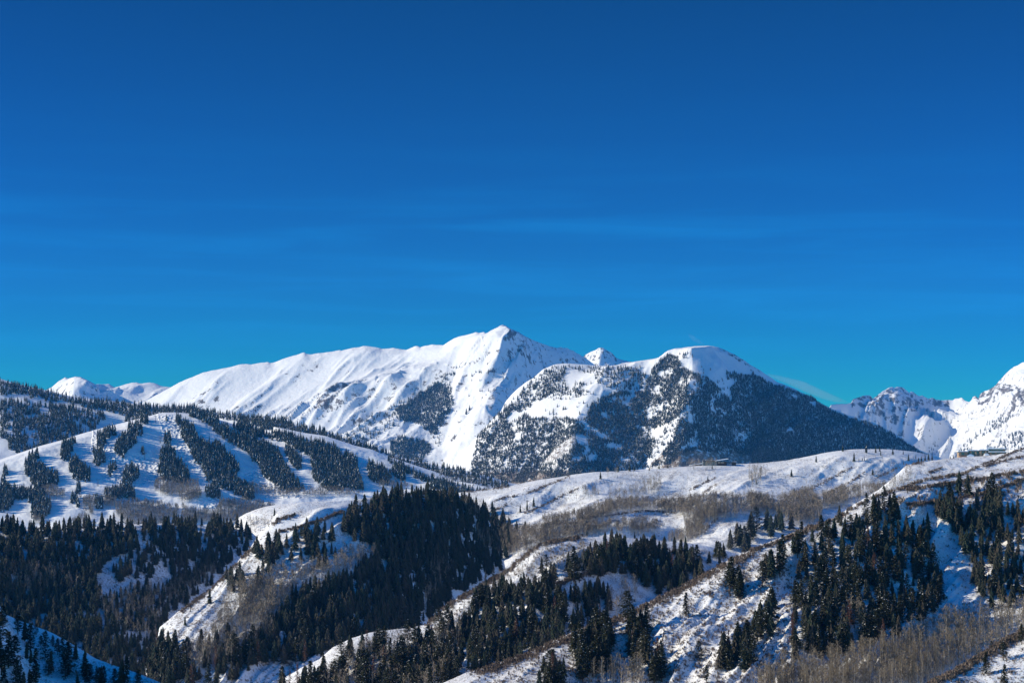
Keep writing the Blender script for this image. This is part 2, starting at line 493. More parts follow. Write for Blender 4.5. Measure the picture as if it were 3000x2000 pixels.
# --- small rocky peak behind the saddle
c = [(1500, 1140), (1680, 1080)] + P('C', [(920, 415), (950, 395), (980, 380), (1015, 368), (1040, 352), (1060, 348), (1090, 355), (1110, 368), (1150, 390), (1170, 410), (1190, 430), (1215, 445), (1240, 452), (1270, 458), (1290, 462), (1400, 480)]) + [(2000, 1110), (2100, 1150)]
L_small = Layer('small_rocky_peak', withD(c, (1500, 10500), (2100, 10500)), 0.75, 30, 900, back_slope=0.8, rows=140, crest_noise=1.0, spread=0.3, x0=1400, x1=2200, tap=50)
L_small.spur(P('C', [(1060, 352), (1090, 400), (1110, 480)]), 40, 120, 90)
alpine(L_small, 130, 30, 0.3, 1.0)
sx, sy = L_small.screen()
L_small.build(M_ALP, rock=np.clip(rockmask(L_small, 0.8, 1.3, 60, nw=0.6) * .15 + 0.26 + 0.35 * fbm(sx / 8, sy / 8, 4, .6), 0, .6) , label='small pointed rocky peak behind the saddle')

# --- the big white mountain
c = [(-900, 1320), (200, 1290), (380, 1200), (470, 1150)] + P('A', [(1480, 240), (1600, 180), (1680, 150), (1750, 120), (1830, 102), (1900, 90), (2000, 70), (2060, 52), (2120, 45)]) + P('B', [(60, 487), (110, 490), (190, 478), (250, 472), (275, 480), (300, 475),
     (360, 452), (420, 430), (490, 410), (560, 390), (590, 402), (620, 405), (660, 398), (700, 393), (780, 385), (820, 378), (865, 367), (880, 373), (940, 360), (1000, 345), (1040, 342), (1075, 332), (1150, 340), (1195, 345), (1230, 358), (1280, 355), (1330, 350), (1390, 360), (1440, 367), (1480, 350), (1520, 333), (1545, 335), (1560, 345), (1600, 332),
     (1660, 320), (1710, 325), (1760, 325), (1800, 300), (1850, 268), (1900, 250), (1950, 240), (2000, 228), (2030, 217), (2050, 215), (2070, 222), (2110, 212), (2125, 222), (2140, 220), (2170, 200), (2200, 185), (2230, 172), (2255, 155), (2275, 152), (2300, 158)]) + \
    P('C', [(225, 155), (240, 160), (262, 172), (300, 190), (340, 212), (350, 211), (358, 218), (400, 245), (450, 270), (500, 292), (560, 315), (620, 335), (680, 350), (700, 345), (715, 342), (740, 350), (770, 350), (790, 365), (815, 370), (850, 395), (868, 400), (872, 396), (880, 410), (920, 430), (1000, 490)]) + [(1790, 1110), (1900, 1180), (2100, 1290), (2500, 1420), (3900, 1500)]
L_big = Layer('big_white_mountain', withD(c, (0, 9100), (500, 9100), (900, 9000), (1200, 8900), (1475, 8550), (1560, 8900), (1650, 9350), (1750, 9750), (2200, 9800)), 0.6, 60, 2300, back_slope=0.7, rows=330, crest_noise=0.9,
              spread=0.42, tap=110, curve=[(0, 0), (60, 28), (400, 250), (900, 500), (1400, 680), (2300, 920), (4000, 1250)])
# summit pyramid: bright left face, blue right face
L_big.spur(P('C', [(225, 160), (262, 200), (283, 262), (290, 300, .9), (300, 400, .5)]), 85, 240, 120)
L_big.spur(P('C', [(288, 268, .5), (360, 380, .8), (470, 430, 1), (520, 530, 1), (450, 620, .5)]), 85, 330, 120)
L_big.spur(P('C', [(60, 330, .5), (150, 250, 1), (60, 400, 1), (-20, 520, .6), (-80, 620, .3)]), -26, 100, 100)
L_big.spur(P('B', [(2230, 290, .3), (2100, 380, 1), (1980, 470, 1), (1850, 560, .7), (1700, 680, .5)]), -55, 170, 150)
L_big.spur(P('B', [(1860, 280, .3), (1900, 360, 1), (1850, 500, 1), (1800, 620, .4)]), -30, 160, 160)
L_big.spur(P('C', [(230, 270, .6), (140, 350, 1), (20, 500, 1), (-100, 560, .8)]), 30, 130, 90)
# the spur with the tree line and the side basins
L_big.spur(P('B', [(2352, 480, .2), (1900, 500, .6), (1800, 590, 1), (1560, 700, 1), (1300, 850, .9), (1050, 980, .8), (830, 1060, .5)]), 75, 220, 200)
L_big.spur(P('B', [(1300, 640, .4), (1200, 660, .8), (1000, 760, 1), (820, 850, 1), (640, 960, .6)]), 55, 190, 110)
L_big.spur(P('B', [(1380, 720, .5), (1250, 780, 1), (1120, 830, 1), (960, 930, 1), (860, 1020, .7)]), -55, 130, 150)
L_big.spur(P('B', [(1060, 740, .5), (1200, 700, 1), (1340, 710, 1), (1430, 760, .5)]), 34, 110, 90)
L_big.spur(P('B', [(780, 850, .5), (930, 860, 1), (975, 930, .6)]), 34, 110, 90)
L_big.spur(P('B', [(2330, 560, .3), (2200, 570, 1), (2150, 640, .8)]), -22, 110, 110)
L_big.spur(P('B', [(1900, 700, .2), (1850, 850, .6), (1780, 1000, 1), (1750, 1150, 1), (1750, 1300, 1)]), -45, 160, 170)
alpine(L_big, 300, 30, 0.75, 2.0, 0.58)
lowzone = smooth(L_big.Yc[None, :] - L_big.Y, 150, 500)
sx, sy = L_big.screen()
leftz = smooth(sx, 1180, 1000)
U = (L_big.X + 1.0 * (L_big.Yc[None, :] - L_big.Y)); W = L_big.Yc[None, :] - L_big.Y
L_big.add(26 * (ridged(U / 120, W / 420, 5, 0.6, 4.0) - 0.9) * lowzone * leftz)
L_big.add(26 * (fbm(L_big.X / 130, L_big.Y / 130, 4, 0.5)) * smooth(sx, 1150, 1350) * lowzone * 0.6)
cl = inpoly(sx, sy, P('B', [(120, 700), (430, 640), (560, 720), (900, 560), (1180, 600), (840, 860), (560, 870), (280, 900), (100, 880)])) * 1.0
cl2 = inpoly(sx, sy, P('B', [(-600, 620), (200, 540), (200, 840), (-300, 860)])) * 1.0
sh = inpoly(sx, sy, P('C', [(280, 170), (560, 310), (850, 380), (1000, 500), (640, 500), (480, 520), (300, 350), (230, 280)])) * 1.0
rb = rockmask(L_big, 0.95, 1.3, 160, nw=0.55)
ln = fbm(U / 60, W / 160, 5, 0.6)
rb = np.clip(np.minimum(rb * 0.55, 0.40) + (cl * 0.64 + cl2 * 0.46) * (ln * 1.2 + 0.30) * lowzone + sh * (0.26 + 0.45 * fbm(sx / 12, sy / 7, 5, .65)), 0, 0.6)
L_big.build(M_ALP, rock=rb, label='long white mountain with a pointed summit, its left side in sun')

# --- round topped forested mountain
c = [(-900, 1560), (900, 1500), (1200, 1440), (1320, 1370), (1370, 1310)] + P('C', [(0, 1100), (90, 1000), (200, 890), (240, 810), (290, 750), (350, 695), (420, 640), (480, 605), (560, 535), (640, 500), (680, 488), (760, 482), (900, 492), (1000, 500), (1130, 505), (1200, 495), (1260, 478), (1320, 470), (1400, 460),
     (1530, 440), (1555, 432), (1580, 415), (1610, 390), (1640, 370), (1700, 355), (1750, 350), (1810, 342), (1870, 334), (1920, 332), (1970, 330), (2030, 335), (2080, 347), (2140, 372), (2200, 400), (2250, 430), (2300, 458)]) + \
    P('D', [(0, 205), (50, 232), (100, 262), (220, 345), (350, 395), (500, 470), (600, 530), (690, 575), (800, 620), (900, 655), (1040, 690), (1180, 760), (1300, 835), (1420, 915), (1500, 955), (1600, 990)]) + [(2900, 1400), (3900, 1500)]
L_round = Layer('round_forested_mountain', withD(c, (1200, 5750), (1600, 5800), (2060, 5850), (2300, 6100), (2700, 6400), (3000, 6500)), 0.55, 70, 2000, back_slope=0.6, rows=330,
                crest_noise=0.7, spread=0.4, tap=70, curve=[(0, 0), (80, 28), (300, 150), (700, 380), (1200, 600), (2000, 800), (4000, 1200)])
L_round.spur(P('C', [(1900, 340, .8), (1930, 440, 1), (2050, 520, 1), (2200, 640, .8), (2260, 700, .5)]), 35, 200, 140)
L_round.spur(P('C', [(1640, 380, .6), (1750, 480, 1), (1950, 560, 1), (2100, 680, 1), (2200, 800, .8), (2300, 900, .6)]), 55, 260, 150)
L_round.spur(P('C', [(1000, 520, .3), (1000, 700, .8), (960, 850, 1), (800, 1000, 1), (700, 1200, 1), (600, 1400, .8)]), 45, 180, 160)
L_round.spur(P('C', [(800, 980, .2), (620, 1020, .8), (520, 1100, 1), (420, 1250, 1), (300, 1440, 1)]), -70, 130, 150)
L_round.spur(P('C', [(1500, 800, .2), (1480, 950, .8), (1460, 1100, 1), (1440, 1250, 1), (1440, 1370, 1)]), -80, 160, 150)
L_round.spur(P('C', [(1840, 880, .5), (1740, 1000, 1), (1650, 1150, 1), (1500, 1340, 1)]), 50, 170, 100)
L_round.spur(P('C', [(2000, 960, .4), (1860, 1080, 1), (1720, 1200, .8)]), 40, 90, 100)
L_round.spur(P('C', [(1840, 930, .5), (1950, 890, 1), (2150, 880, 1), (2352, 950, .8), (2700, 1020, .6), (3100, 1160, .4)]), 45, 200, 160)
U = (L_round.X + 0.5 * (L_round.Yc[None, :] - L_round.Y)); W = L_round.Yc[None, :] - L_round.Y
L_round.add(30 * (ridged(U / 300, W / 600, 5, 0.5, 1.0) - 0.9))
sx, sy = L_round.screen()
def C0(p): return P('C', p)
rr = smooth(line_dist(sx, sy, P('C', [(2080, 345), (2150, 380), (2240, 440), (2352, 500), (2400, 560)])), 16, 3) * (0.45 + 0.4 * fbm(sx / 9, sy / 7, 4, .6))
rr = rr + smooth(line_dist(sx, sy, P('C', [(1010, 495), (1200, 500), (1500, 480)])), 8, 2) * (0.2 + 0.4 * fbm(sx / 9, sy / 5, 4, .6))
br = smooth(line_dist(sx, sy, P('C', [(1830, 1060), (1760, 1130), (1650, 1230), (1520, 1340)])), 17, 4) * (0.62)
br = np.maximum(br, inpoly(sx, sy, P('C', [(560, 1330), (700, 1180), (830, 1090), (850, 1150), (760, 1250), (640, 1330)])) * 0.45)
und = inpoly(sx, sy, C0([(1560, 1420), (1620, 1300), (1760, 1225), (1900, 1200), (2100, 1220), (2352, 1250), (2352, 1420)])) | inpoly(sx, sy, P('D', [(-10, 890), (300, 900), (620, 960), (900, 960), (900, 1080), (-10, 1080)])) | inpoly(sx, sy, C0([(-80, 1425), (700, 1400), (1000, 1410), (1000, 1540), (-80, 1540)]))
br = np.maximum(br, und * 0.75)
br = np.maximum(br, inpoly(sx, sy, P('D', [(0, 320), (600, 560), (1200, 800), (1500, 1000), (900, 940), (0, 960), (-500, 900), (-420, 620)])) * 0.42)
L_round.build(M_MID, rock=np.clip(rr, 0, 1), brush=br, label='round topped mountain covered with spruce forest')

# --- back ridge of the ski hill
c = [(-900, 1020), (-300, 1080)] + P('A', [(0, 172), (100, 205), (200, 232), (350, 262), (450, 285), (530, 305), (700, 345), (900, 362), (1000, 370), (1200, 392), (1450, 405), (1680, 415), (1800, 450), (2100, 500)]) + P('B', [(250, 960), (400, 975), (480, 1015), (600, 1040), (740, 1070), (850, 1110), (1000, 1160), (1150, 1200)]) + [(1130, 1325), (1200, 1345), (1290, 1365), (1400, 1385), (1500, 1415), (1700, 1450), (2200, 1500), (3900, 1600)]
L_skib = Layer('forested_ski_ridge', withD(c, (-300, 4400), (0, 4350), (480, 4300), (650, 4200), (900, 4000), (1130, 3850), (1400, 3700), (1700, 3600)), 0.36, 60, 1100, back_slope=0.5, rows=250, crest_noise=0.5, spread=0.6, tap=60)
L_skib.add(9 * fbm(L_skib.X / 180, L_skib.Y / 180, 4, 0.5))
L_skib.spur(P('A', [(900, 440, .3), (1000, 480, 1), (960, 560, 1), (800, 640, 1)]), -22, 110, 110)
L_skib.build(M_SKI, mogul=np.zeros(L_skib.Z.shape), label='forested ridge behind the ski runs')

# --- front nose of the ski hill with the open runs
c = [(-900, 1560), (-300, 1430)] + P('A', [(0, 868), (150, 818), (350, 750), (550, 697), (700, 647), (900, 592), (1100, 541), (1300, 491), (1370, 470), (1430, 463), (1500, 463), (1600, 470), (1700, 480), (1800, 500), (1900, 530), (2100, 590), (2352, 680)]) + P('B', [(250, 1020), (420, 1050), (560, 1080), (740, 1105), (880, 1150), (1000, 1190), (1150, 1225), (1300, 1290)]) + [(1180, 1350), (1240, 1370), (1330, 1400), (1500, 1430), (3900, 1700)]
L_ski = Layer('ski_hill', withD(c, (-300, 3370), (0, 3520), (300, 3660), (500, 3750), (700, 3780), (950, 3740), (1150, 3700), (1500, 3600)), 0.36, 40, 1000, back_slope=0.5, rows=330, crest_noise=0.15, spread=0.7, tap=40,
              curve=[(0, 0), (40, 8), (200, 78), (450, 185), (700, 250), (1000, 300), (2500, 900)])
L_ski.spur(P('A', [(1500, 470, .5), (1540, 700, 1), (1640, 900, 1), (1800, 1100, .6)]), 14, 160, 120)
L_ski.spur(P('A', [(100, 850, .3), (420, 900, 1), (700, 1050, .6), (1000, 1080, .6)]), 10, 120, 90)
L_ski.spur(P('A', [(1500, 1220, .5), (1750, 1200, 1), (2150, 1215, .6)]), 8, 70, 40)
L_ski.add(7 * fbm(L_ski.X / 120, L_ski.Y / 120, 4, 0.5))
L_ski.add(0.7 * fbm(L_ski.X / 14, L_ski.Y / 14, 3, 0.5))
sx, sy = L_ski.screen()
mg = np.maximum.reduce([inpoly(sx, sy, P('A', [(1350, 480), (1520, 480), (1560, 640), (1650, 780), (1800, 1050), (1500, 850), (1420, 700)])),
                        inpoly(sx, sy, P('A', [(800, 620), (1000, 800), (1380, 900), (1350, 1050), (1200, 1100), (900, 1050), (780, 800)])),
                        inpoly(sx, sy, P('A', [(1680, 1200), (1880, 1180), (1900, 1280), (1720, 1280)])),
                        inpoly(sx, sy, P('A', [(2100, 1000), (2352, 950), (2600, 1200), (2300, 1200)]))]) * 1.0
mg = mg * (0.6 + 0.5 * fbm(sx / 40, sy / 40, 3)) + 0.08
br = smooth(line_dist(sx, sy, P('A', [(0, 850), (150, 808), (350, 738), (550, 685), (700, 632), (880, 588)])), 4, 1) * 0.0
L_ski.build(M_SKI, mogul=np.clip(mg, 0, 1), brush=br, label='ski hill with open white runs between strips of forest')

# --- long white ridge with the modern house
c = [(-900, 1800), (900, 1600), (1150, 1520), (1260, 1480), (1330, 1447)] + P('J', [(130, 565), (400, 532), (480, 520), (560, 512), (700, 480), (800, 460), (1000, 430), (1150, 405), (1300, 388), (1500, 382), (1700, 367), (1950, 350), (2150, 335), (2352, 325)]) + P('K', [(80, 312), (300, 290), (500, 252), (640, 222), (760, 205), (850, 196), (960, 191), (1200, 193), (1400, 212), (1550, 243), (1700, 300)]) + [(2850, 1372), (3000, 1410), (3900, 1600)]
L_white = Layer('long_snowy_ridge', withD(c, (1200, 1950), (1344, 1960), (2100, 2040), (2500, 2080), (2800, 2150), (3200, 2200)), 0.30, 60, 1050, back_slope=0.35, rows=330, crest_noise=0.5, spread=0.55, tap=40,
                curve=[(0, 0), (60, 10), (250, 62), (500, 118), (800, 175), (1050, 215), (2500, 520)])
L_white.spur(P('J', [(1160, 520, .2), (1060, 570, 1), (850, 670, 1), (640, 760, .8), (500, 800, .3)]), -12, 45, 55)
L_white.spur(P('J', [(1080, 440, .2), (900, 490, 1), (720, 575, 1), (500, 650, .5)]), 5, 50, 25)
L_white.spur(P('J', [(1700, 400, .2), (1800, 500, 1), (1750, 600, 1), (1700, 700, .6)]), -9, 60, 60)
L_white.spur(P('J', [(2250, 450, .3), (2150, 540, 1), (2000, 620, .7)]), -8, 60, 50)
L_white.spur(P('K', [(860, 345, .4), (750, 395, 1), (530, 520, 1), (420, 600, .6)]), -8, 45, 45)
L_white.spur(P('K', [(980, 390, .4), (820, 460, 1), (640, 560, .8)]), -6, 40, 40)
L_white.spur(P('J', [(820, 990, .6), (1150, 935, 1), (1500, 930, 1), (1900, 930, .6)]), 14, 60, 60)
L_white.spur(P('J', [(1000, 800, .2), (1350, 760, .8), (1700, 745, 1), (2050, 760, .7), (2120, 790, .3)]), 15, 60, 60)
L_white.spur(P('J', [(2060, 760, .3), (2040, 860, 1), (1950, 930, 1), (1850, 980, .5)]), -16, 50, 50)
L_white.spur(P('J', [(2352, 790, 1), (2220, 900, 1), (2130, 980, 1), (2060, 1040, .6)]), 16, 70, 120)
L_white.spur(P('J', [(350, 830, .5), (300, 1000, 1), (200, 1100, 1)]), -10, 70, 60)
L_white.add(3.5 * fbm(L_white.X / 90, L_white.Y / 90, 4, 0.5) + 0.5 * fbm(L_white.X / 11, L_white.Y / 11, 3, 0.6))
U = L_white.X + 0.9 * (L_white.Yc[None, :] - L_white.Y); W = L_white.Yc[None, :] - L_white.Y
L_white.add(1.7 * (ridged(U / 60, W / 200, 6, 0.62, 3.0) - 0.9))
sx, sy = L_white.screen()
BR_W = [P('J', [(140, 560), (420, 530), (560, 512)]), P('J', [(430, 640), (530, 605), (640, 588)]), P('J', [(715, 575), (860, 510), (1000, 460), (1080, 420)]), P('J', [(440, 720), (540, 665)]), P('J', [(700, 740), (850, 680), (960, 620), (1060, 570), (1160, 525)]),
        P('K', [(520, 530), (640, 470), (760, 400), (870, 350)]), P('K', [(600, 590), (740, 530), (880, 455), (980, 395)]), P('K', [(1080, 440), (1180, 390), (1270, 350)]), P('K', [(1200, 490), (1300, 430), (1370, 390)]),
        P('J', [(2120, 540), (2250, 480), (2340, 440)]), P('J', [(2240, 560), (2352, 490)]), P('J', [(830, 980), (1000, 960), (1200, 930)]), P('J', [(1150, 780), (1400, 765), (1700, 720), (2000, 735)]), P('J', [(850, 1090), (1000, 1030), (1200, 950)]), P('J', [(2130, 960), (2250, 890), (2352, 790)])]
br = np.zeros(sx.shape)
for l in BR_W: br = np.maximum(br, smooth(line_dist(sx, sy, l), 8, 1) * 0.55)
br = np.maximum(br, 0.22 + 0.3 * fbm(sx / 30, sy / 12, 4, 0.6) - 0.2 * smooth(sy, 1500, 1380))
L_white.build(M_HILL, brush=br, label='long snowy ridge with sagebrush and lone spruces')

# --- ridge with the stone lodge
c = [(-900, 2400), (2200, 1620), (2400, 1545), (2500, 1478), (2574, 1434), (2620, 1396), (2656, 1361)] + P('K', [(1480, 302), (1600, 285), (1700, 271), (1800, 262), (2000, 250), (2100, 240), (2200, 226), (2300, 196), (2352, 190)]) + [(3150, 1290), (3500, 1270), (3900, 1300)]
L_lodge = Layer('lodge_ridge', withD(c, (2200, 1400), (2560, 1430), (2656, 1480), (3000, 1560), (3300, 1560)), 0.3, 40, 600, back_slope=0.35, rows=220, crest_noise=1.0, spread=0.5, x0=1900, tap=25)
L_lodge.add(3 * fbm(L_lodge.X / 60, L_lodge.Y / 60, 4, 0.5) + 0.4 * fbm(L_lodge.X / 9, L_lodge.Y / 9, 3, 0.6))
sx, sy = L_lodge.screen()
BR_L = [P('K', [(1870, 385), (2000, 320), (2100, 290), (2250, 220), (2352, 180)]), P('K', [(2000, 340), (2150, 300), (2352, 250)]), P('K', [(1530, 395), (1650, 350)]), P('K', [(1320, 330), (1480, 302)])]
br = np.zeros(sx.shape)
for l in BR_L: br = np.maximum(br, smooth(line_dist(sx, sy, l), 9, 1) * 0.6)
br = np.maximum(br, 0.25 + 0.3 * fbm(sx / 30, sy / 12, 4, 0.6))
L_lodge.build(M_HILL, brush=br, label='snowy ridge below the stone lodge')

# --- dark forest hill on the left
c = [(-900, 1500), (-200, 1520), (0, 1540), (100, 1550), (250, 1548), (380, 1535), (480, 1532), (560, 1535), (680, 1545), (740, 1560), (800, 1620), (900, 1760), (1100, 1950), (1300, 2100), (3900, 3000)]
L_dark = Layer('forest_hill', withD(c, (-300, 1500), (0, 1570), (760, 1700), (1100, 1750)), 0.42, 40, 750, back_slope=0.4, rows=300, crest_noise=1.0, spread=0.6, tap=40, x1=1500,
               curve=[(0, 0), (40, 8), (300, 110), (600, 230), (750, 270), (2200, 700)])
L_dark.spur(P('E', [(1230, 310, .3), (1150, 500, 1), (900, 700, 1), (760, 860, .5)]), -6, 40, 50)
L_dark.spur(P('E', [(1250, 330, .3), (1330, 520, 1), (1180, 740, 1), (1000, 860, .6)]), 16, 70, 50)
L_dark.spur(P('E', [(900, 200, .3), (800, 400, 1), (600, 600, 1), (300, 800, 1)]), 26, 140, 90)
L_dark.add(5 * fbm(L_dark.X / 70, L_dark.Y / 70, 4, 0.5))
sx, sy = L_dark.screen()
L_dark.build(M_HILL, brush=0.3 + 0.3 * fbm(sx / 30, sy / 20, 4, .6), label='hill under dark forest on the left')

# --- middle hill: white knoll and forested dome
c = [(-900, 2700), (200, 2250), (380, 2060), (420, 1975), (455, 1915)] + P('E', [(1330, 1105), (1500, 960), (1660, 850), (1750, 790), (1850, 690), (1920, 610), (1980, 560)]) + P('G', [(30, 500), (70, 470), (100, 430)]) + [(742, 1590), (762, 1560), (790, 1530), (812, 1500), (850, 1481)] + \
    P('G', [(490, 66), (700, 52), (940, 42)]) + [(1100, 1455), (1200, 1440), (1280, 1438), (1350, 1452), (1390, 1472), (1425, 1512), (1455, 1570), (1478, 1650), (1500, 1760), (1540, 1900), (2000, 2400), (3900, 4000)]
L_mid = Layer('middle_hill', withD(c, (300, 1120), (466, 1140), (614, 1190), (740, 1240), (850, 1270), (1000, 1290), (1250, 1350), (1420, 1420), (1600, 1480)), 0.46, 30, 600, back_slope=0.4, rows=320, crest_noise=0.8, spread=0.35, tap=25, x1=2200,
              curve=[(0, 0), (30, 6), (200, 75), (400, 175), (600, 260), (2000, 700)])
L_mid.add(3.5 * (ridged((L_mid.X + 0.8 * (L_mid.Yc[None, :] - L_mid.Y)) / 50, (L_mid.Yc[None, :] - L_mid.Y) / 150, 5, 0.55, 7.0) - 0.9))
L_mid.add(3 * fbm(L_mid.X / 60, L_mid.Y / 60, 4, 0.5))
L_mid.spur(P('G', [(1000, 60, .3), (950, 200, 1), (850, 380, 1), (700, 600, .8)]), 10, 70, 60)
L_mid.spur(P('G', [(1800, 250, .3), (1700, 500, 1), (1500, 800, 1), (1300, 1050, 1)]), -22, 110, 90)
sx, sy = L_mid.screen()
BR_M = [P('G', [(10, 520), (130, 440)]), P('E', [(1500, 970), (1750, 790), (1990, 560)]), P('G', [(280, 240), (380, 180), (470, 160)]), P('G', [(330, 300), (560, 250), (700, 200), (860, 130)])]
br = np.zeros(sx.shape)
for l in BR_M: br = np.maximum(br, smooth(line_dist(sx, sy, l), 9, 1) * 0.6)
br = np.maximum(br, (0.25 + 0.35 * fbm(sx / 30, sy / 15, 4, .6)) * smooth(sy, 1540, 1600) + 0.12)
L_mid.build(M_HILL, brush=br, label='middle hill with a white knoll and a dark forested dome')

# --- the upper knoll left of the forested dome
c = [(-900, 2600), (560, 1900), (640, 1640), (685, 1540)] + P('G', [(0, 185), (60, 150), (130, 122), (220, 95), (320, 77), (420, 68), (490, 62), (700, 50), (940, 46)]) + [(1150, 1490), (1300, 1560), (1500, 1700), (3900, 3000)]
L_knoll = Layer('white_knoll', withD(c, (600, 1790), (700, 1790), (1000, 1800), (1300, 1820)), 0.36, 30, 260, back_slope=0.4, rows=160, crest_noise=0.5, spread=0.5, tap=25, x0=300, x1=1600)
L_knoll.add(2.5 * fbm(L_knoll.X / 50, L_knoll.Y / 50, 4, 0.5))
sx, sy = L_knoll.screen()
L_knoll.build(M_HILL, brush=0.22 + 0.3 * fbm(sx / 30, sy / 12, 4, .6), label='white knoll left of the forested dome')

# --- centre foreground hill
c = [(-900, 3200), (500, 2400), (700, 2100), (760, 2030), (812, 1998), (882, 1955), (935, 1930), (975, 1895), (1030, 1868), (1090, 1850), (1150, 1843), (1200, 1838)] + P('G', [(1560, 1080), (1640, 1010), (1700, 960), (1760, 900), (1860, 840), (1950, 795), (2100, 710), (2281, 610)]) + \
    P('H', [(0, 760), (100, 700), (200, 650), (300, 570), (380, 515), (450, 455), (520, 410), (600, 390), (750, 365), (850, 352), (1000, 348), (1150, 345), (1400, 370), (1700, 390), (1900, 420), (2100, 470)]) + [(2250, 1650), (2500, 1750), (3900, 2400)]
L_cen = Layer('centre_hill', withD(c, (700, 850), (900, 860), (1300, 900), (1500, 930), (1700, 960), (2200, 1000)), 0.36, 25, 420, back_slope=0.35, rows=260, crest_noise=0.6, spread=0.4, tap=20,
              curve=[(0, 0), (25, 4), (150, 45), (300, 105), (420, 150), (1800, 620)])
L_cen.add(3 * fbm(L_cen.X / 40, L_cen.Y / 40, 4, 0.5) + 0.3 * fbm(L_cen.X / 7, L_cen.Y / 7, 3, 0.6))
L_cen.spur(P('H', [(1900, 560, .3), (1500, 700, 1), (1250, 850, 1), (1100, 950, 1)]), -7, 60, 50)
L_cen.spur(P('H', [(1000, 600, .6), (850, 640, 1), (680, 740, 1), (500, 800, .7)]), 5, 30, 30)
U = L_cen.X + 0.9 * (L_cen.Yc[None, :] - L_cen.Y); W = L_cen.Yc[None, :] - L_cen.Y
L_cen.add(2.4 * (ridged(U / 34, W / 100, 5, 0.55, 6.0) - 0.9))
sx, sy = L_cen.screen()
BR_C = [P('G', [(1560, 1075), (1760, 905), (1960, 795), (2281, 600)]), P('H', [(0, 755), (200, 645), (380, 510), (520, 400), (850, 350)]), P('H', [(660, 745), (830, 680), (960, 630), (1080, 600)]), P('H', [(500, 400), (620, 380)])]
br = np.zeros(sx.shape)
for l in BR_C: br = np.maximum(br, smooth(line_dist(sx, sy, l), 10, 1) * 0.65)
br = np.maximum(br, 0.25 + 0.35 * fbm(sx / 30, sy / 15, 4, .6))
L_cen.build(M_NEAR, brush=br, label='snowy foreground hill in the centre with pines')

# --- right foreground ridge
c = [(-900, 3400), (900, 2250), (1150, 2060), (1300, 1998), (1366, 1969)] + P('H', [(0, 1455), (150, 1410), (300, 1355), (450, 1300), (600, 1235), (800, 1135), (950, 1085), (1100, 1035), (1300, 965), (1400, 905), (1500, 855), (1750, 735), (1880, 660), (2000, 595), (2130, 520), (2281, 455)]) + \
    P('I', [(150, 390), (250, 350), (400, 290), (600, 235), (700, 190), (800, 150)]) + P('K', [(800, 735), (960, 655), (1100, 595), (1320, 525), (1500, 455), (1700, 430), (1870, 395), (2000, 372), (2200, 350), (2352, 330)]) + [(3150, 1330), (3500, 1310), (3900, 1350)]
L_near = Layer('near_right_ridge', withD(c, (1100, 630), (1400, 650), (1800, 690), (2200, 730), (2500, 770), (2800, 820), (3200, 860)), 0.36, 20, 420, back_slope=0.35, rows=340, crest_noise=0.7, spread=0.45, tap=18,
               curve=[(0, 0), (20, 3.5), (120, 38), (250, 86), (420, 150), (1500, 520)])
L_near.spur(P('I', [(1480, 150, .3), (1560, 400, 1), (1680, 700, 1), (1800, 950, .8)]), -8, 40, 45)
L_near.spur(P('H', [(2100, 700, .3), (1800, 1050, 1), (1600, 1300, 1), (1400, 1480, 1)]), -6, 40, 40)
L_near.spur(P('H', [(2281, 1150, .3), (1900, 1250, 1), (1600, 1420, 1)]), 4, 25, 25)
L_near.spur(P('I', [(0, 1300, .5), (400, 1150, 1), (900, 1080, .5)]), 4, 30, 25)
L_near.add(2.5 * fbm(L_near.X / 34, L_near.Y / 34, 4, 0.5) + 0.3 * fbm(L_near.X / 5, L_near.Y / 5, 3, 0.6))
U = L_near.X + 0.9 * (L_near.Yc[None, :] - L_near.Y); W = L_near.Yc[None, :] - L_near.Y
L_near.add(2.2 * (ridged(U / 30, W / 90, 5, 0.6, 2.0) - 0.9))
sx, sy = L_near.screen()
br = smooth(line_dist(sx, sy, P('H', [(0, 1500), (300, 1385), (600, 1265), (950, 1105), (1300, 985), (1500, 870), (1750, 755), (2000, 610), (2281, 475)])), 22, 2) * 0.62
br = np.maximum(br, smooth(line_dist(sx, sy, P('I', [(0, 460), (300, 370), (600, 250), (800, 150)])), 10, 1) * 0.6)
for l in [P('K', [(300, 960), (640, 800), (800, 725), (960, 650), (1100, 590), (1320, 520), (1500, 450), (1700, 425), (1870, 390)]), P('K', [(1350, 670), (1600, 650), (1850, 600), (2050, 560), (2352, 450)]), P('K', [(900, 770), (1050, 760)])]:
    br = np.maximum(br, smooth(line_dist(sx, sy, l), 9, 1) * 0.62)
br = np.maximum(br, 0.24 + 0.35 * fbm(sx / 40, sy / 22, 4, .6))
br = np.where(inpoly(sx, sy, P('I', [(1480, 160), (1700, 200), (1800, 500), (1900, 900), (1700, 980), (1600, 600)])), br * 0.3, br)
L_near.build(M_NEAR, brush=br, label='near right ridge with pines and brown scrub')

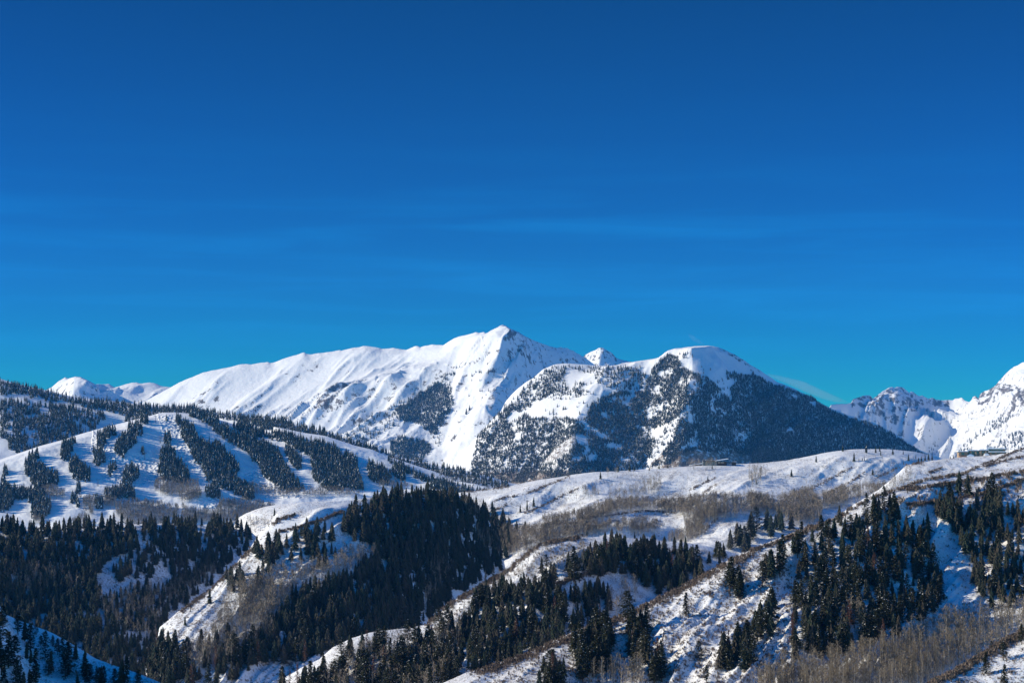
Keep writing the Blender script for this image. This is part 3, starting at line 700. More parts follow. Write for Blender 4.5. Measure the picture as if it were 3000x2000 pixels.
# --- bottom right corner
c = [(-900, 5000), (2000, 2500), (2500, 2160), (2640, 2050)] + P('I', [(1480, 1570), (1620, 1500), (1750, 1435), (1900, 1330), (2000, 1275), (2120, 1200), (2281, 1125)]) + [(3100, 1790), (3400, 1700), (3900, 1600)]
L_corr = Layer('corner_slope', withD(c, (2600, 420), (3000, 480), (3400, 500)), 0.42, 12, 160, back_slope=0.4, rows=150, crest_noise=0.8, spread=0.5, x0=2300, tap=10)
L_corr.add(1.5 * fbm(L_corr.X / 20, L_corr.Y / 20, 4, 0.5) + 0.2 * fbm(L_corr.X / 4, L_corr.Y / 4, 3, 0.6))
sx, sy = L_corr.screen()
br = smooth(line_dist(sx, sy, P('I', [(1480, 1570), (1750, 1435), (2000, 1275), (2281, 1125)])), 26, 3) * 0.66
L_corr.build(M_NEAR, brush=np.maximum(br, 0.28 + 0.35 * fbm(sx / 40, sy / 22, 4, .6)), label='snowy slope in the lower right corner')

# --- bottom left corner, in blue shade
c = [(-900, 900), (-400, 1380), (-150, 1620)] + P('E', [(0, 925), (60, 1000), (190, 1055), (330, 1105), (420, 1140), (500, 1182), (640, 1262), (800, 1362), (960, 1422), (1150, 1482), (1340, 1562)]) + [(560, 2060), (700, 2180), (1000, 2400), (3900, 5000)]
L_corl = Layer('shaded_slope', withD(c, (-400, 470), (0, 470), (300, 450), (500, 430)), 0.42, 12, 170, back_slope=0.5, rows=150, crest_noise=0.6, spread=0.35, x1=1300, tap=10)
L_corl.add(1.2 * fbm(L_corl.X / 22, L_corl.Y / 22, 4, 0.5))
L_corl.build(M_NEAR, label='blue shaded snowy slope in the lower left corner')

# --- valley floor out to the horizon
fl = 30000.0
me = new_mesh('valley_floor', np.array([(-fl, -8000, FLOOR), (fl, -8000, FLOOR), (fl, 40000, FLOOR), (-fl, 40000, FLOOR)], float), np.array([0, 1, 2, 3]), 4)
z4 = np.zeros(4); add_attr(me, 'rock', z4); add_attr(me, 'brush', z4)
tag(link('valley_floor', me, M_MID), 'snow covered valley floor', kind='structure')

# ================================================================== vegetation
def foliage_mat(name, c1, c2, snow=0.12, bark=(0.07, 0.055, 0.045), objrand=False, bright=1.0):
    m, nt, b = mat_new(name)
    at = nt.nodes.new('ShaderNodeAttribute'); at.attribute_name = 'tone'
    sn = nt.nodes.new('ShaderNodeAttribute'); sn.attribute_name = 'snow'
    bk = nt.nodes.new('ShaderNodeAttribute'); bk.attribute_name = 'bark'
    fac = at.outputs['Fac']
    if objrand:
        oi = nt.nodes.new('ShaderNodeObjectInfo')
        fac = math_node(nt, 'ADD', math_node(nt, 'MULTIPLY', fac, 0.5), math_node(nt, 'MULTIPLY', oi.outputs['Random'], 0.5))
    c = mixc(nt, fac, c1, c2)
    c = mixc(nt, bk.outputs['Fac'], c, bark)
    c = mixc(nt, sn.outputs['Fac'], c, (0.80, 0.82, 0.85))
    nt.links.new(c, b.inputs['Base Color'])
    b.inputs['Roughness'].default_value = 0.85
    b.inputs['Specular IOR Level'].default_value = 0.15
    return m
M_FAR = foliage_mat('far_spruce_needles', (0.020, 0.032, 0.026), (0.060, 0.066, 0.052))
M_WOOD = foliage_mat('pine_needles', (0.018, 0.031, 0.021), (0.056, 0.049, 0.037))
M_PINE = foliage_mat('near_pine_needles', (0.016, 0.026, 0.013), (0.045, 0.046, 0.024), objrand=True)
M_DEAD = foliage_mat('dead_needles', (0.085, 0.035, 0.025), (0.13, 0.065, 0.045), objrand=True)
M_ASP = foliage_mat('bare_aspen_twigs', (0.165, 0.135, 0.105), (0.31, 0.26, 0.195), bark=(0.55, 0.51, 0.45))
M_TWIG = foliage_mat('aspen_twigs_near', (0.25, 0.205, 0.145), (0.38, 0.32, 0.23), objrand=True)
M_BRUSH = foliage_mat('brown_brush', (0.10, 0.076, 0.062), (0.21, 0.16, 0.125))
M_TRUNK = mat_new('conifer_bark')[0]; M_TRUNK.node_tree.nodes['Principled BSDF'].inputs['Base Color'].default_value = (0.075, 0.055, 0.042, 1)
_m, _nt, _b = mat_new('aspen_bark'); M_ABARK = _m
_n = noise_node(_nt, 40.0, 3); _r = ramp(_nt, _n.outputs[0], [(0.40, (0.16, 0.13, 0.10)), (0.50, (0.60, 0.56, 0.48))]); _nt.links.new(_r.outputs[0], _b.inputs['Base Color'])

class Tpl:
    def __init__(s): s.V = []; s.F = []; s.tone = []; s.snow = []; s.bark = []
    def v(s, p, tone=0.5, snow=0.0, bark=0.0):
        s.V.append(p); s.tone.append(tone); s.snow.append(snow); s.bark.append(bark); return len(s.V) - 1
    def tri(s, a, b, c, **k): i = [s.v(p, **k) for p in (a, b, c)]; s.F.append(i)
    def done(s):
        s.V = np.array(s.V, float); s.F = np.array(s.F, int)
        s.tone = np.array(s.tone); s.snow = np.array(s.snow); s.bark = np.array(s.bark); return s
def spire(seed, tiers, k, R=0.17, snow=0.12, low=0.05, shape=0.9, trunk=True):
    """conifer for the mid and far woods: ragged tiers of drooping boughs"""
    r = random.Random(seed); t = Tpl()
    if trunk:
        for a in (0, 2.1, 4.2):
            t.tri((0.012 * math.cos(a), 0.012 * math.sin(a), -0.06), (0.012 * math.cos(a + 2.1), 0.012 * math.sin(a + 2.1), -0.06), (0, 0, 0.6), bark=1.0)
    lx, ly = r.uniform(-.02, .02), r.uniform(-.02, .02)
    for i in range(tiers):
        f = i / tiers
        h = low + (0.97 - low) * f
        rad = R * (1 - f) ** shape * r.uniform(0.8, 1.15) + 0.012
        dh = (1 - low) / tiers * 1.9
        top = (lx * f, ly * f, min(1.0, h + dh))
        a0 = r.uniform(0, 6.28)
        ring = []
        for j in range(2 * k):
            a = a0 + math.pi * j / k + r.uniform(-.2, .2)
            rr = rad * (r.uniform(0.75, 1.25) if j % 2 == 0 else r.uniform(0.35, 0.6))
            z = h - (0.02 if j % 2 == 0 else -0.02) - r.uniform(0, 0.03)
            ring.append((rr * math.cos(a) + lx * f, rr * math.sin(a) + ly * f, z))
        for j in range(2 * k):
            sn = 1.0 if r.random() < snow else 0.0
            t.tri(top, ring[j], ring[(j + 1) % (2 * k)], tone=r.random(), snow=sn * r.uniform(.4, 1))
    return t.done()
def clumpy(seed, kind='pine', nb=120, nl=11, R=0.2, snow=0.14, low=0.12):
    """near conifer crown: boughs built of many small needle clumps"""
    r = random.Random(seed); t = Tpl()
    sweep = [r.uniform(0.75, 1.2) for _ in range(8)]
    for i in range(nb):
        f = (i + r.random()) / nb
        f = f ** 0.85
        h = low + (0.985 - low) * f
        if kind == 'pine':
            prof = min(1.0, (f + 0.12) * 3.2) ** 0.6 * (1 - f ** 2.6) ** 0.75 * 0.95 + 0.06
        else:
            prof = (1 - f) ** 0.85 * min(1.0, (f + 0.1) * 5) + 0.04
        a = r.uniform(0, 6.283)
        rad = R * prof * sweep[int(a / 6.284 * 8)] * r.uniform(0.6, 1.15)
        droop = r.uniform(-0.02, 0.035) if kind == 'pine' else -0.05 * (1 - f)
        bs = 1.0 if r.random() < snow * 1.6 else 0.35
        for j in range(nl):
            q = (j + r.random()) / nl
            q = 0.15 + 0.85 * q ** 0.7
            cx = rad * q * math.cos(a) + r.gauss(0, 0.013); cy = rad * q * math.sin(a) + r.gauss(0, 0.013)
            cz = h + droop * q * q * 1.6 + r.gauss(0, 0.010)
            s = r.uniform(0.015, 0.033) * (1.15 - 0.3 * f)
            up = r.random()
            sn = 1.0 if r.random() < snow * bs else 0.0
            if sn: s *= 0.68; cz += 0.008
            an = r.uniform(0, 6.283); tl = r.uniform(-0.5, 0.9)
            ux, uy, uz = math.cos(an) * s, math.sin(an) * s, tl * s * 0.6
            wx, wy, wz = -math.sin(an) * s * 0.6, math.cos(an) * s * 0.6, r.uniform(-0.5, 0.5) * s
            tn = r.random()
            ia = [t.v((cx - ux, cy - uy, cz - uz), tn, sn), t.v((cx + wx, cy + wy, cz + wz), tn, sn), t.v((cx + ux, cy + uy, cz + uz), tn, sn), t.v((cx - wx, cy - wy, cz - wz), tn, sn)]
            t.F.append([ia[0], ia[1], ia[2]]); t.F.append([ia[0], ia[2], ia[3]])
    return t.done()
def dead_crown(seed):
    r = random.Random(seed); t = Tpl()
    for i in range(110):
        f = (i + r.random()) / 110; h = 0.1 + 0.88 * f
        a = r.uniform(0, 6.283); L = 0.17 * (1 - f) ** 0.8 * r.uniform(.6, 1.1) + .015
        for j in range(6):
            q = (j + r.random()) / 6
            cx, cy = L * q * math.cos(a), L * q * math.sin(a); cz = h - 0.03 * q + r.gauss(0, .006)
            s = r.uniform(0.008, 0.018); an = r.uniform(0, 6.28)
            t.tri((cx - s * math.cos(an), cy - s * math.sin(an), cz - s * .4), (cx + s * math.cos(an), cy + s * math.sin(an), cz + r.uniform(-.5, .8) * s), (cx, cy, cz + s), tone=r.random(), snow=1.0 if r.random() < .03 else 0)
    return t.done()
def trunk_tpl(r0, h, sides=6, bend=0.01, seed=0, r1=0.15):
    r = random.Random(seed); t = Tpl(); rings = []
    n = 6; bx, by = r.uniform(-bend, bend), r.uniform(-bend, bend)
    for i in range(n + 1):
        f = i / n; z = -0.05 + (h + 0.05) * f; rr = r0 * (1 - (1 - r1) * f) * (1.25 if i == 0 else 1)
        ox, oy = bx * math.sin(f * 3), by * math.sin(f * 4)
        rings.append([t.v((ox + rr * math.cos(6.2832 * k / sides), oy + rr * math.sin(6.2832 * k / sides), z), bark=1) for k in range(sides)])
    for i in range(n):
        for k in range(sides):
            a, b, c, d = rings[i][k], rings[i][(k + 1) % sides], rings[i + 1][(k + 1) % sides], rings[i + 1][k]
            t.F.append([a, b, c]); t.F.append([a, c, d])
    return t.done()
def aspen_crown(seed, nb=34, nt_=9, w=0.0058, low=0.36):
    r = random.Random(seed); t = Tpl()
    def stick(p, d, L, w):
        q = (p[0] + d[0] * L, p[1] + d[1] * L, p[2] + d[2] * L)
        a = r.uniform(0, 3.14)
        for s in (0, 1.57):
            o = (math.cos(a + s) * w, math.sin(a + s) * w, 0)
            t.tri((p[0] - o[0], p[1] - o[1], p[2]), (p[0] + o[0], p[1] + o[1], p[2]), q, tone=r.random())
        return q
    for i in range(nb):
        f = (i + r.random()) / nb; h = low + (0.95 - low) * f
        a = r.uniform(0, 6.283); el = r.uniform(0.25, 0.95); L = 0.21 * (1 - f * 0.6) * r.uniform(.6, 1.1)
        d = (math.cos(a) * math.cos(el), math.sin(a) * math.cos(el), math.sin(el))
        p = (0, 0, h); stick(p, d, L, w)
        for j in range(nt_):
            q = r.uniform(0.3, 1.0)
            pp = (p[0] + d[0] * L * q, p[1] + d[1] * L * q, p[2] + d[2] * L * q)
            a2 = a + r.uniform(-1.6, 1.6); e2 = r.uniform(-0.1, 1.3)
            stick(pp, (math.cos(a2) * math.cos(e2), math.sin(a2) * math.cos(e2), math.sin(e2)), r.uniform(.03, .07), w * 0.6)
    return t.done()
def aspen_far(seed, nb=16, w=0.010):
    r = random.Random(seed); t = Tpl()
    bx = r.uniform(-.02, .02)
    for a in (0.3, 1.9):
        c, s = math.cos(a) * 0.0095, math.sin(a) * 0.0095
        t.tri((-c, -s, -0.04), (c, s, -0.04), (bx, 0, 0.97), bark=1.0, tone=r.random())
    for i in range(nb):
        f = (i + r.random()) / nb; h = 0.38 + 0.5 * f
        a = r.uniform(0, 6.283); el = r.uniform(0.5, 1.15); L = 0.24 * (1 - f * .6) * r.uniform(.6, 1.1)
        ex, ey, ez = math.cos(a) * math.cos(el) * L, math.sin(a) * math.cos(el) * L, math.sin(el) * L
        o = r.uniform(0, 3.14); ox, oy = math.cos(o) * w, math.sin(o) * w
        t.tri((ex - ox, ey - oy, h + ez), (ex + ox, ey + oy, h + ez * 1.05), (0, 0, h), tone=r.random())
    return t.done()
def shrub_tpl(seed, n=12, w=0.09):
    r = random.Random(seed); t = Tpl()
    for i in range(n):
        a = r.uniform(0, 6.283); rr = r.uniform(0.1, 0.62); h = r.uniform(0.45, 1.0)
        o = a + 1.57 + r.uniform(-.6, .6)
        x, y = rr * math.cos(a), rr * math.sin(a)
        t.tri((x * .4 - w * math.cos(o) * .5, y * .4 - w * math.sin(o) * .5, -0.1), (x - w * math.cos(o), y - w * math.sin(o), h * .9), (x + w * math.cos(o), y + w * math.sin(o), h), tone=r.random())
    return t.done()
def tpl_mesh(name, t):
    me = new_mesh(name, t.V, t.F.ravel(), 3, False)
    add_attr(me, 'tone', t.tone); add_attr(me, 'snow', t.snow); add_attr(me, 'bark', t.bark)
    return me
def merged(name, tpls, X, Y, Z, H, mat, wmul=None, tone=None, seed=5):
    """one mesh of many small trees"""
    g = np.random.default_rng(seed); n = len(X)
    if n == 0: return None
    pick = g.integers(0, len(tpls), n); ang = g.uniform(0, 2 * np.pi, n)
    wm = g.uniform(0.85, 1.2, n) if wmul is None else wmul
    tn = g.uniform(-0.35, 0.35, n) if tone is None else tone
    Vs, Fs, T, S, B = [], [], [], [], []; off = 0
    for k, t in enumerate(tpls):
        ix = np.where(pick == k)[0]
        if not len(ix): continue
        c, s = np.cos(ang[ix])[:, None], np.sin(ang[ix])[:, None]; h = H[ix][:, None]; w = wm[ix][:, None] * h
        x = (t.V[:, 0] * c - t.V[:, 1] * s) * w + X[ix][:, None]
        y = (t.V[:, 0] * s + t.V[:, 1] * c) * w + Y[ix][:, None]
        z = t.V[:, 2] * h + Z[ix][:, None]
        Vs.append(np.stack([x, y, z], -1).reshape(-1, 3))
        nv = len(t.V)
        Fs.append((t.F.ravel()[None, :] + (np.arange(len(ix)) * nv)[:, None]).ravel() + off); off += nv * len(ix)
        T.append(np.clip(t.tone[None, :] * 0.6 + 0.2 + tn[ix][:, None], 0, 1).ravel()); S.append(np.tile(t.snow, len(ix))); B.append(np.tile(t.bark, len(ix)))
    me = new_mesh(name, np.concatenate(Vs), np.concatenate(Fs), 3, False)
    add_attr(me, 'tone', np.concatenate(T)); add_attr(me, 'snow', np.concatenate(S)); add_attr(me, 'bark', np.concatenate(B))
    return link(name, me, mat)

def scatter(L, poly, dens, h0, h1, gap=0.0, gscale=60.0, Yref=None, excl=(), seed=0, center=0.5, soft=0.15):
    """bases of trees whose middles fill a region of the hillside; dens = trees per 1000 square pixels"""
    g = np.random.default_rng(1000 + seed + int(abs(poly[0][0] * 7 + poly[0][1] * 3)))
    pts = np.array([p[:2] for p in poly]); lo, hi = pts.min(0), pts.max(0)
    n = int((hi[0] - lo[0]) * (hi[1] - lo[1]) * dens / 1000)
    px = g.uniform(lo[0], hi[0], n); py = g.uniform(lo[1], hi[1], n)
    wob = 5 * perlin(px / 17.0 + 3, py / 17.0), 5 * perlin(px / 17.0, py / 17.0 + 9)
    k = inpoly(px + wob[0], py + wob[1], poly)
    for e in excl: k &= ~inpoly(px + wob[0], py + wob[1], e)
    if gap: k &= (fbm(px / gscale, py / gscale * 1.4, 3, 0.6, off=seed) + g.uniform(-soft, soft, n)) > (gap - 0.5)
    px, py = px[k], py[k]; n = len(px)
    H = h0 + (h1 - h0) * g.beta(1.4, 1.7, n)
    Yr = Yref or L.Yc.mean()
    py = py + center * H / Yr * FOC
    X, Y, Z, ok = L.hit(px, py)
    return np.stack([X[ok], Y[ok], Z[ok], H[ok], px[ok], py[ok]], -1)
def many(L, polys, dens, h0, h1, **k):
    return np.concatenate([scatter(L, p, dens, h0, h1, seed=i, **k) for i, p in enumerate(polys)])

# ---- far woods -----------------------------------------------------
FAR = [spire(s, 4, 4, R=0.165, snow=0.08) for s in range(6)]
SKI = [spire(20 + s, 6, 5, R=0.145, snow=0.07) for s in range(6)]
A = lambda *p: P('A', p)
B = lambda *p: P('B', p)
C = lambda *p: P('C', p)
D = lambda *p: P('D', p)
E = lambda *p: P('E', p)
G = lambda *p: P('G', p)
Hc = lambda *p: P('H', p)
I = lambda *p: P('I', p)
J = lambda *p: P('J', p)
K = lambda *p: P('K', p)
def wood(name, rows, tpls, mat, label, cat='forest', tone=None, seed=5):
    rows = np.concatenate(rows)
    o = merged(name, tpls, rows[:, 0], rows[:, 1], rows[:, 2], rows[:, 3], mat, seed=seed, tone=tone)
    print(name, len(rows), len(o.data.polygons))
    tag(o, label, cat, kind='stuff'); return o
wood('spruce_forest', [
    scatter(L_skib, A((0, 165), (100, 200), (350, 250), (530, 300), (700, 330), (900, 345), (1200, 380), (1450, 395), (1680, 400), (1700, 440), (1450, 460), (1290, 490), (1210, 505), (1090, 525), (1080, 470), (1000, 440), (850, 412), (760, 405), (650, 372), (520, 340), (440, 350), (350, 320), (200, 290), (0, 278)), 60, 7, 19),
    scatter(L_skib, A((0, 330), (60, 350), (160, 330), (300, 370), (480, 385), (650, 400), (760, 430), (880, 440), (905, 480), (900, 520), (850, 540), (810, 590), (700, 625), (600, 660), (520, 690), (400, 730), (300, 770), (160, 810), (90, 760), (60, 690), (0, 650)), 56, 7, 18, gap=0.2, gscale=38),
    scatter(L_skib, B((0, 920), (250, 930), (400, 950), (480, 990), (600, 1010), (740, 1050), (850, 1095), (1000, 1145), (1150, 1190), (1250, 1215), (1230, 1250), (1100, 1235), (950, 1170), (760, 1110), (600, 1080), (400, 1040), (200, 1020), (0, 978)), 60, 7, 19),
    scatter(L_skib, A((1690, 410), (1800, 440), (2100, 480), (2352, 500), (2352, 580), (2200, 540), (2000, 510), (1830, 480), (1700, 450)), 60, 7, 18),
    scatter(L_skib, B((1220, 1190), (1340, 1270), (1560, 1320), (1800, 1360), (2000, 1410), (2300, 1480), (2352, 1560), (1900, 1560), (1500, 1400), (1330, 1320)), 34, 8, 17)],
    SKI, M_FAR, 'dense spruce forest along the ridge behind the ski runs')
ski_islands = [A(*p) for p in [
    [(1510, 470), (1560, 480), (1560, 540), (1510, 530)],
    [(1560, 520), (1660, 570), (1700, 660), (1800, 740), (1880, 830), (1960, 900), (2020, 990), (2060, 1030), (2140, 1080), (2200, 1130), (2180, 1180), (2100, 1160), (1990, 1110), (1850, 1070), (1790, 1010), (1740, 900), (1660, 840), (1640, 760), (1560, 640)],
    [(1800, 690), (1900, 730), (1960, 800), (2030, 860), (2060, 940), (2020, 960), (1960, 900), (1880, 820), (1810, 740)],
    [(1620, 450), (1720, 440), (1850, 500), (1930, 560), (2000, 620), (2200, 690), (2352, 740), (2352, 1040), (2280, 990), (2230, 900), (2140, 790), (1990, 690), (1870, 620), (1800, 540), (1700, 480)],
    [(2010, 540), (2150, 560), (2250, 610), (2230, 650), (2100, 620), (2030, 590)], [(2260, 600), (2352, 610), (2352, 660), (2280, 640)],
    [(830, 640), (900, 600), (1000, 580), (1000, 620), (920, 660), (880, 740), (830, 740)], [(1100, 545), (1180, 540), (1230, 590), (1220, 630), (1180, 620), (1110, 580)], [(1210, 490), (1285, 490), (1270, 525), (1215, 535)],
    [(980, 740), (1060, 640), (1120, 610), (1180, 680), (1120, 750), (1080, 780), (1060, 850), (1030, 800), (980, 780)], [(520, 740), (560, 700), (660, 680), (620, 750), (600, 850), (540, 850), (515, 780)],
    [(600, 860), (660, 840), (720, 900), (775, 970), (770, 1030), (660, 1020), (600, 950)], [(800, 770), (900, 780), (905, 860), (830, 890)], [(930, 930), (1000, 880), (1000, 930), (930, 985)],
    [(1060, 960), (1120, 900), (1200, 940), (1190, 1000), (1130, 1050), (1060, 1040)], [(240, 820), (330, 790), (340, 830), (260, 860)],
    [(215, 880), (300, 870), (380, 900), (400, 940), (500, 980), (505, 1040), (440, 1070), (300, 1090), (260, 1030), (270, 980), (220, 970)], [(1415, 660), (1450, 625), (1480, 660), (1470, 710), (1420, 700)],
    [(1380, 790), (1460, 740), (1510, 800), (1500, 860), (1580, 900), (1640, 1000), (1560, 1040), (1400, 1010), (1360, 930)], [(1212, 770), (1240, 770), (1240, 800), (1212, 800)], [(30, 930), (65, 930), (65, 1000), (30, 1000)], [(8, 1010), (42, 1010), (42, 1050), (8, 1050)],
    [(660, 1070), (700, 1070), (700, 1130), (665, 1130)], [(-60, 1100), (60, 1080), (110, 1130), (130, 1200), (60, 1270), (-60, 1300)], [(100, 1100), (380, 1130), (390, 1180), (250, 1200), (130, 1170)], [(1050, 1080), (1100, 1060), (1140, 1120), (1180, 1180), (900, 1170), (900, 1130)],
    [(1770, 1100), (1900, 1110), (1900, 1180), (1780, 1160)], [(610, 1170), (660, 1160), (680, 1240), (610, 1220)], [(820, 1190), (890, 1190), (880, 1260), (820, 1260)], [(290, 1220), (350, 1190), (440, 1230), (400, 1340), (270, 1340)], [(1430, 500), (1445, 500), (1445, 520), (1430, 520)]]]
ski_strips = [B(*p) for p in [
    [(0, 1080), (80, 1100), (200, 1150), (330, 1200), (380, 1300), (440, 1400), (500, 1470), (560, 1540), (400, 1560), (280, 1470), (200, 1400), (150, 1300), (60, 1200), (0, 1180)],
    [(0, 985), (100, 1000), (200, 1040), (300, 1050), (450, 1080), (600, 1130), (700, 1140), (800, 1180), (900, 1230), (1010, 1280), (1030, 1400), (1060, 1470), (1080, 1540), (760, 1540), (640, 1450), (620, 1240), (560, 1220), (440, 1150), (340, 1120), (230, 1070), (190, 1090), (80, 1070), (0, 1040)],
    [(390, 1170), (450, 1200), (530, 1280), (545, 1370), (490, 1370), (400, 1250)], [(1110, 1310), (1150, 1330), (1250, 1370), (1310, 1420), (1300, 1500), (1140, 1470), (1100, 1370)], [(1315, 1370), (1440, 1430), (1430, 1470), (1330, 1430)],
    [(1260, 1260), (1340, 1310), (1500, 1390), (1600, 1440), (1900, 1520), (2352, 1640), (2352, 1700), (1800, 1600), (1560, 1450), (1360, 1370)]]]
wood('spruce_stands', [many(L_ski, ski_islands, 74, 9, 21), many(L_ski, ski_strips, 68, 8, 20)], SKI, M_FAR, 'spruce stands left between the white ski runs', seed=9)
wood('mountain_forest', [
    scatter(L_round, C((1540, 470), (1640, 395), (1720, 420), (1760, 500), (1870, 560), (1960, 590), (2050, 650), (2130, 740), (2200, 800), (2352, 900), (2352, 1350), (1740, 1310), (1500, 1370), (1440, 1370), (700, 1500), (300, 1500), (420, 1300), (560, 1120), (700, 1060), (900, 980), (960, 900), (980, 800), (1200, 720), (1430, 720), (1450, 600), (1500, 540)),
            180, 5, 11.5, gap=0.16, gscale=50, soft=0.32, excl=[C((1455, 890), (1625, 785), (1635, 830), (1455, 975)), C((1530, 1050), (1700, 950), (1800, 845), (1815, 885), (1710, 1010), (1690, 1110), (1600, 1230), (1480, 1370), (1450, 1345), (1530, 1200)), C((1720, 1240), (1860, 1110), (1850, 1140), (1760, 1230)), C((2040, 925), (2110, 905), (2100, 940)), C((1760, 1250), (1900, 1225), (2100, 1240), (2400, 1275), (2400, 1420), (1600, 1420)),
             C((840, 1090), (930, 1100), (950, 1180), (860, 1170)), C((560, 1330), (700, 1180), (830, 1090), (850, 1150), (760, 1250), (640, 1330))]),
    scatter(L_round, C((60, 1030), (240, 830), (330, 860), (470, 950), (700, 940), (900, 960), (700, 1060), (560, 1120), (400, 1300), (300, 1500), (-80, 1480), (0, 1080)), 120, 6, 13, gap=0.18, gscale=34, soft=0.5, excl=[C((250, 940), (330, 880), (400, 900), (260, 1000))]),
    scatter(L_round, C((200, 900), (480, 600), (640, 505), (750, 490), (760, 560), (680, 640), (660, 760), (480, 800), (400, 900), (280, 870)), 90, 6, 13, gap=0.24, gscale=30, soft=0.5),
    scatter(L_round, C((650, 560), (740, 560), (760, 640), (1000, 640), (860, 700), (1000, 730), (800, 780), (640, 790)), 70, 6, 13, gap=0.3, gscale=26, soft=0.42),
    scatter(L_round, C((760, 495), (1000, 508), (1250, 500), (1400, 510), (1450, 560), (1420, 700), (1200, 700), (1000, 630), (1020, 580), (850, 530)), 75, 6, 13, gap=0.34, gscale=22, soft=0.5),
    scatter(L_round, C((1700, 380), (1850, 380), (1870, 440), (1740, 430)), 30, 6, 11, gap=0.45, gscale=16),
    scatter(L_round, C((1455, 890), (1625, 785), (1820, 850), (1700, 1100), (1450, 1345), (1500, 1200), (1650, 960)), 22, 6, 13),
    scatter(L_round, C((480, 900), (960, 780), (980, 900), (700, 940)), 3, 8, 15),
    scatter(L_round, C((1900, 480), (2200, 620), (2250, 680), (2120, 700), (1960, 580)), 5, 6, 12),
    scatter(L_round, C((2140, 540), (2300, 580), (2352, 575), (2352, 900), (2200, 800), (2170, 700), (2230, 640), (2150, 600)), 190, 5, 12),
    scatter(L_round, D((0, 255), (60, 290), (150, 340), (260, 380), (400, 430), (520, 470), (600, 530), (700, 590), (900, 665), (1040, 700), (1200, 775), (1300, 840), (1500, 965), (1620, 1040), (1300, 990), (900, 960), (600, 1010), (300, 1030), (0, 1060)), 210, 5, 12.5, excl=[D((290, 785), (350, 715), (375, 760)), D((330, 440), (420, 470), (380, 480)), D((510, 500), (560, 520), (550, 570))])],
    FAR, M_FAR, 'thick spruce forest clothing the round topped mountain', seed=11)
wood('timberline_forest', [
    scatter(L_big, B((1700, 640), (1740, 650), (1830, 700), (1850, 820), (1800, 900), (1760, 1000), (1700, 1080), (1640, 1060), (1560, 1000), (1400, 960), (1330, 870), (1480, 790), (1600, 710)), 120, 11, 20),
    scatter(L_big, B((1300, 1150), (1400, 1100), (1500, 1120), (1600, 1140), (1660, 1200), (1600, 1290), (1540, 1340), (1400, 1300), (1300, 1220)), 110, 11, 22),
    scatter(L_big, B((860, 1100), (1100, 960), (1300, 850), (1480, 760), (1700, 620), (1800, 560), (1740, 650), (1560, 960), (1400, 1000), (1250, 1060), (1150, 1160), (950, 1110)), 42, 9, 18, gap=0.5, gscale=22),
    scatter(L_big, B((1700, 640), (1880, 490), (1920, 520), (1830, 620), (1820, 700)), 20, 9, 18, gap=0.4, gscale=20),
    scatter(L_big, B((1840, 640), (2100, 520), (2330, 560), (2200, 740), (1960, 760)), 2.0, 10, 20),
    scatter(L_big, B((600, 985), (760, 890), (960, 750), (1050, 720), (1010, 780), (840, 850), (700, 960)), 12, 8, 15, gap=0.4, gscale=20),
    scatter(L_big, B((1080, 930), (1160, 900), (1160, 950), (1080, 970)), 30, 10, 18),
    scatter(L_big, B((1640, 1060), (1760, 1070), (1740, 1200), (1640, 1180)), 9, 10, 18), scatter(L_big, B((1950, 850), (1990, 850), (1990, 930), (1950, 930)), 15, 18, 26),
    scatter(L_right, D((1790, 930), (1860, 850), (2050, 690), (2150, 640), (2280, 620), (2100, 760), (1920, 850), (1870, 900), (1950, 920), (1740, 1010)), 50, 12, 24, gap=0.3, gscale=18),
    scatter(L_right, D((2050, 870), (2200, 790), (2352, 755), (2352, 930), (2200, 935), (2000, 930)), 60, 12, 24, gap=0.25, gscale=22),
    scatter(L_right, D((1500, 930), (1530, 910), (1700, 915), (1720, 940), (1620, 990)), 12, 10, 22),
    scatter(L_right, D((1500, 870), (1600, 800), (1800, 830), (1700, 900)), 4, 8, 16)],
    FAR, M_FAR, 'scattered and massed timberline spruces on the far white mountains', seed=13)

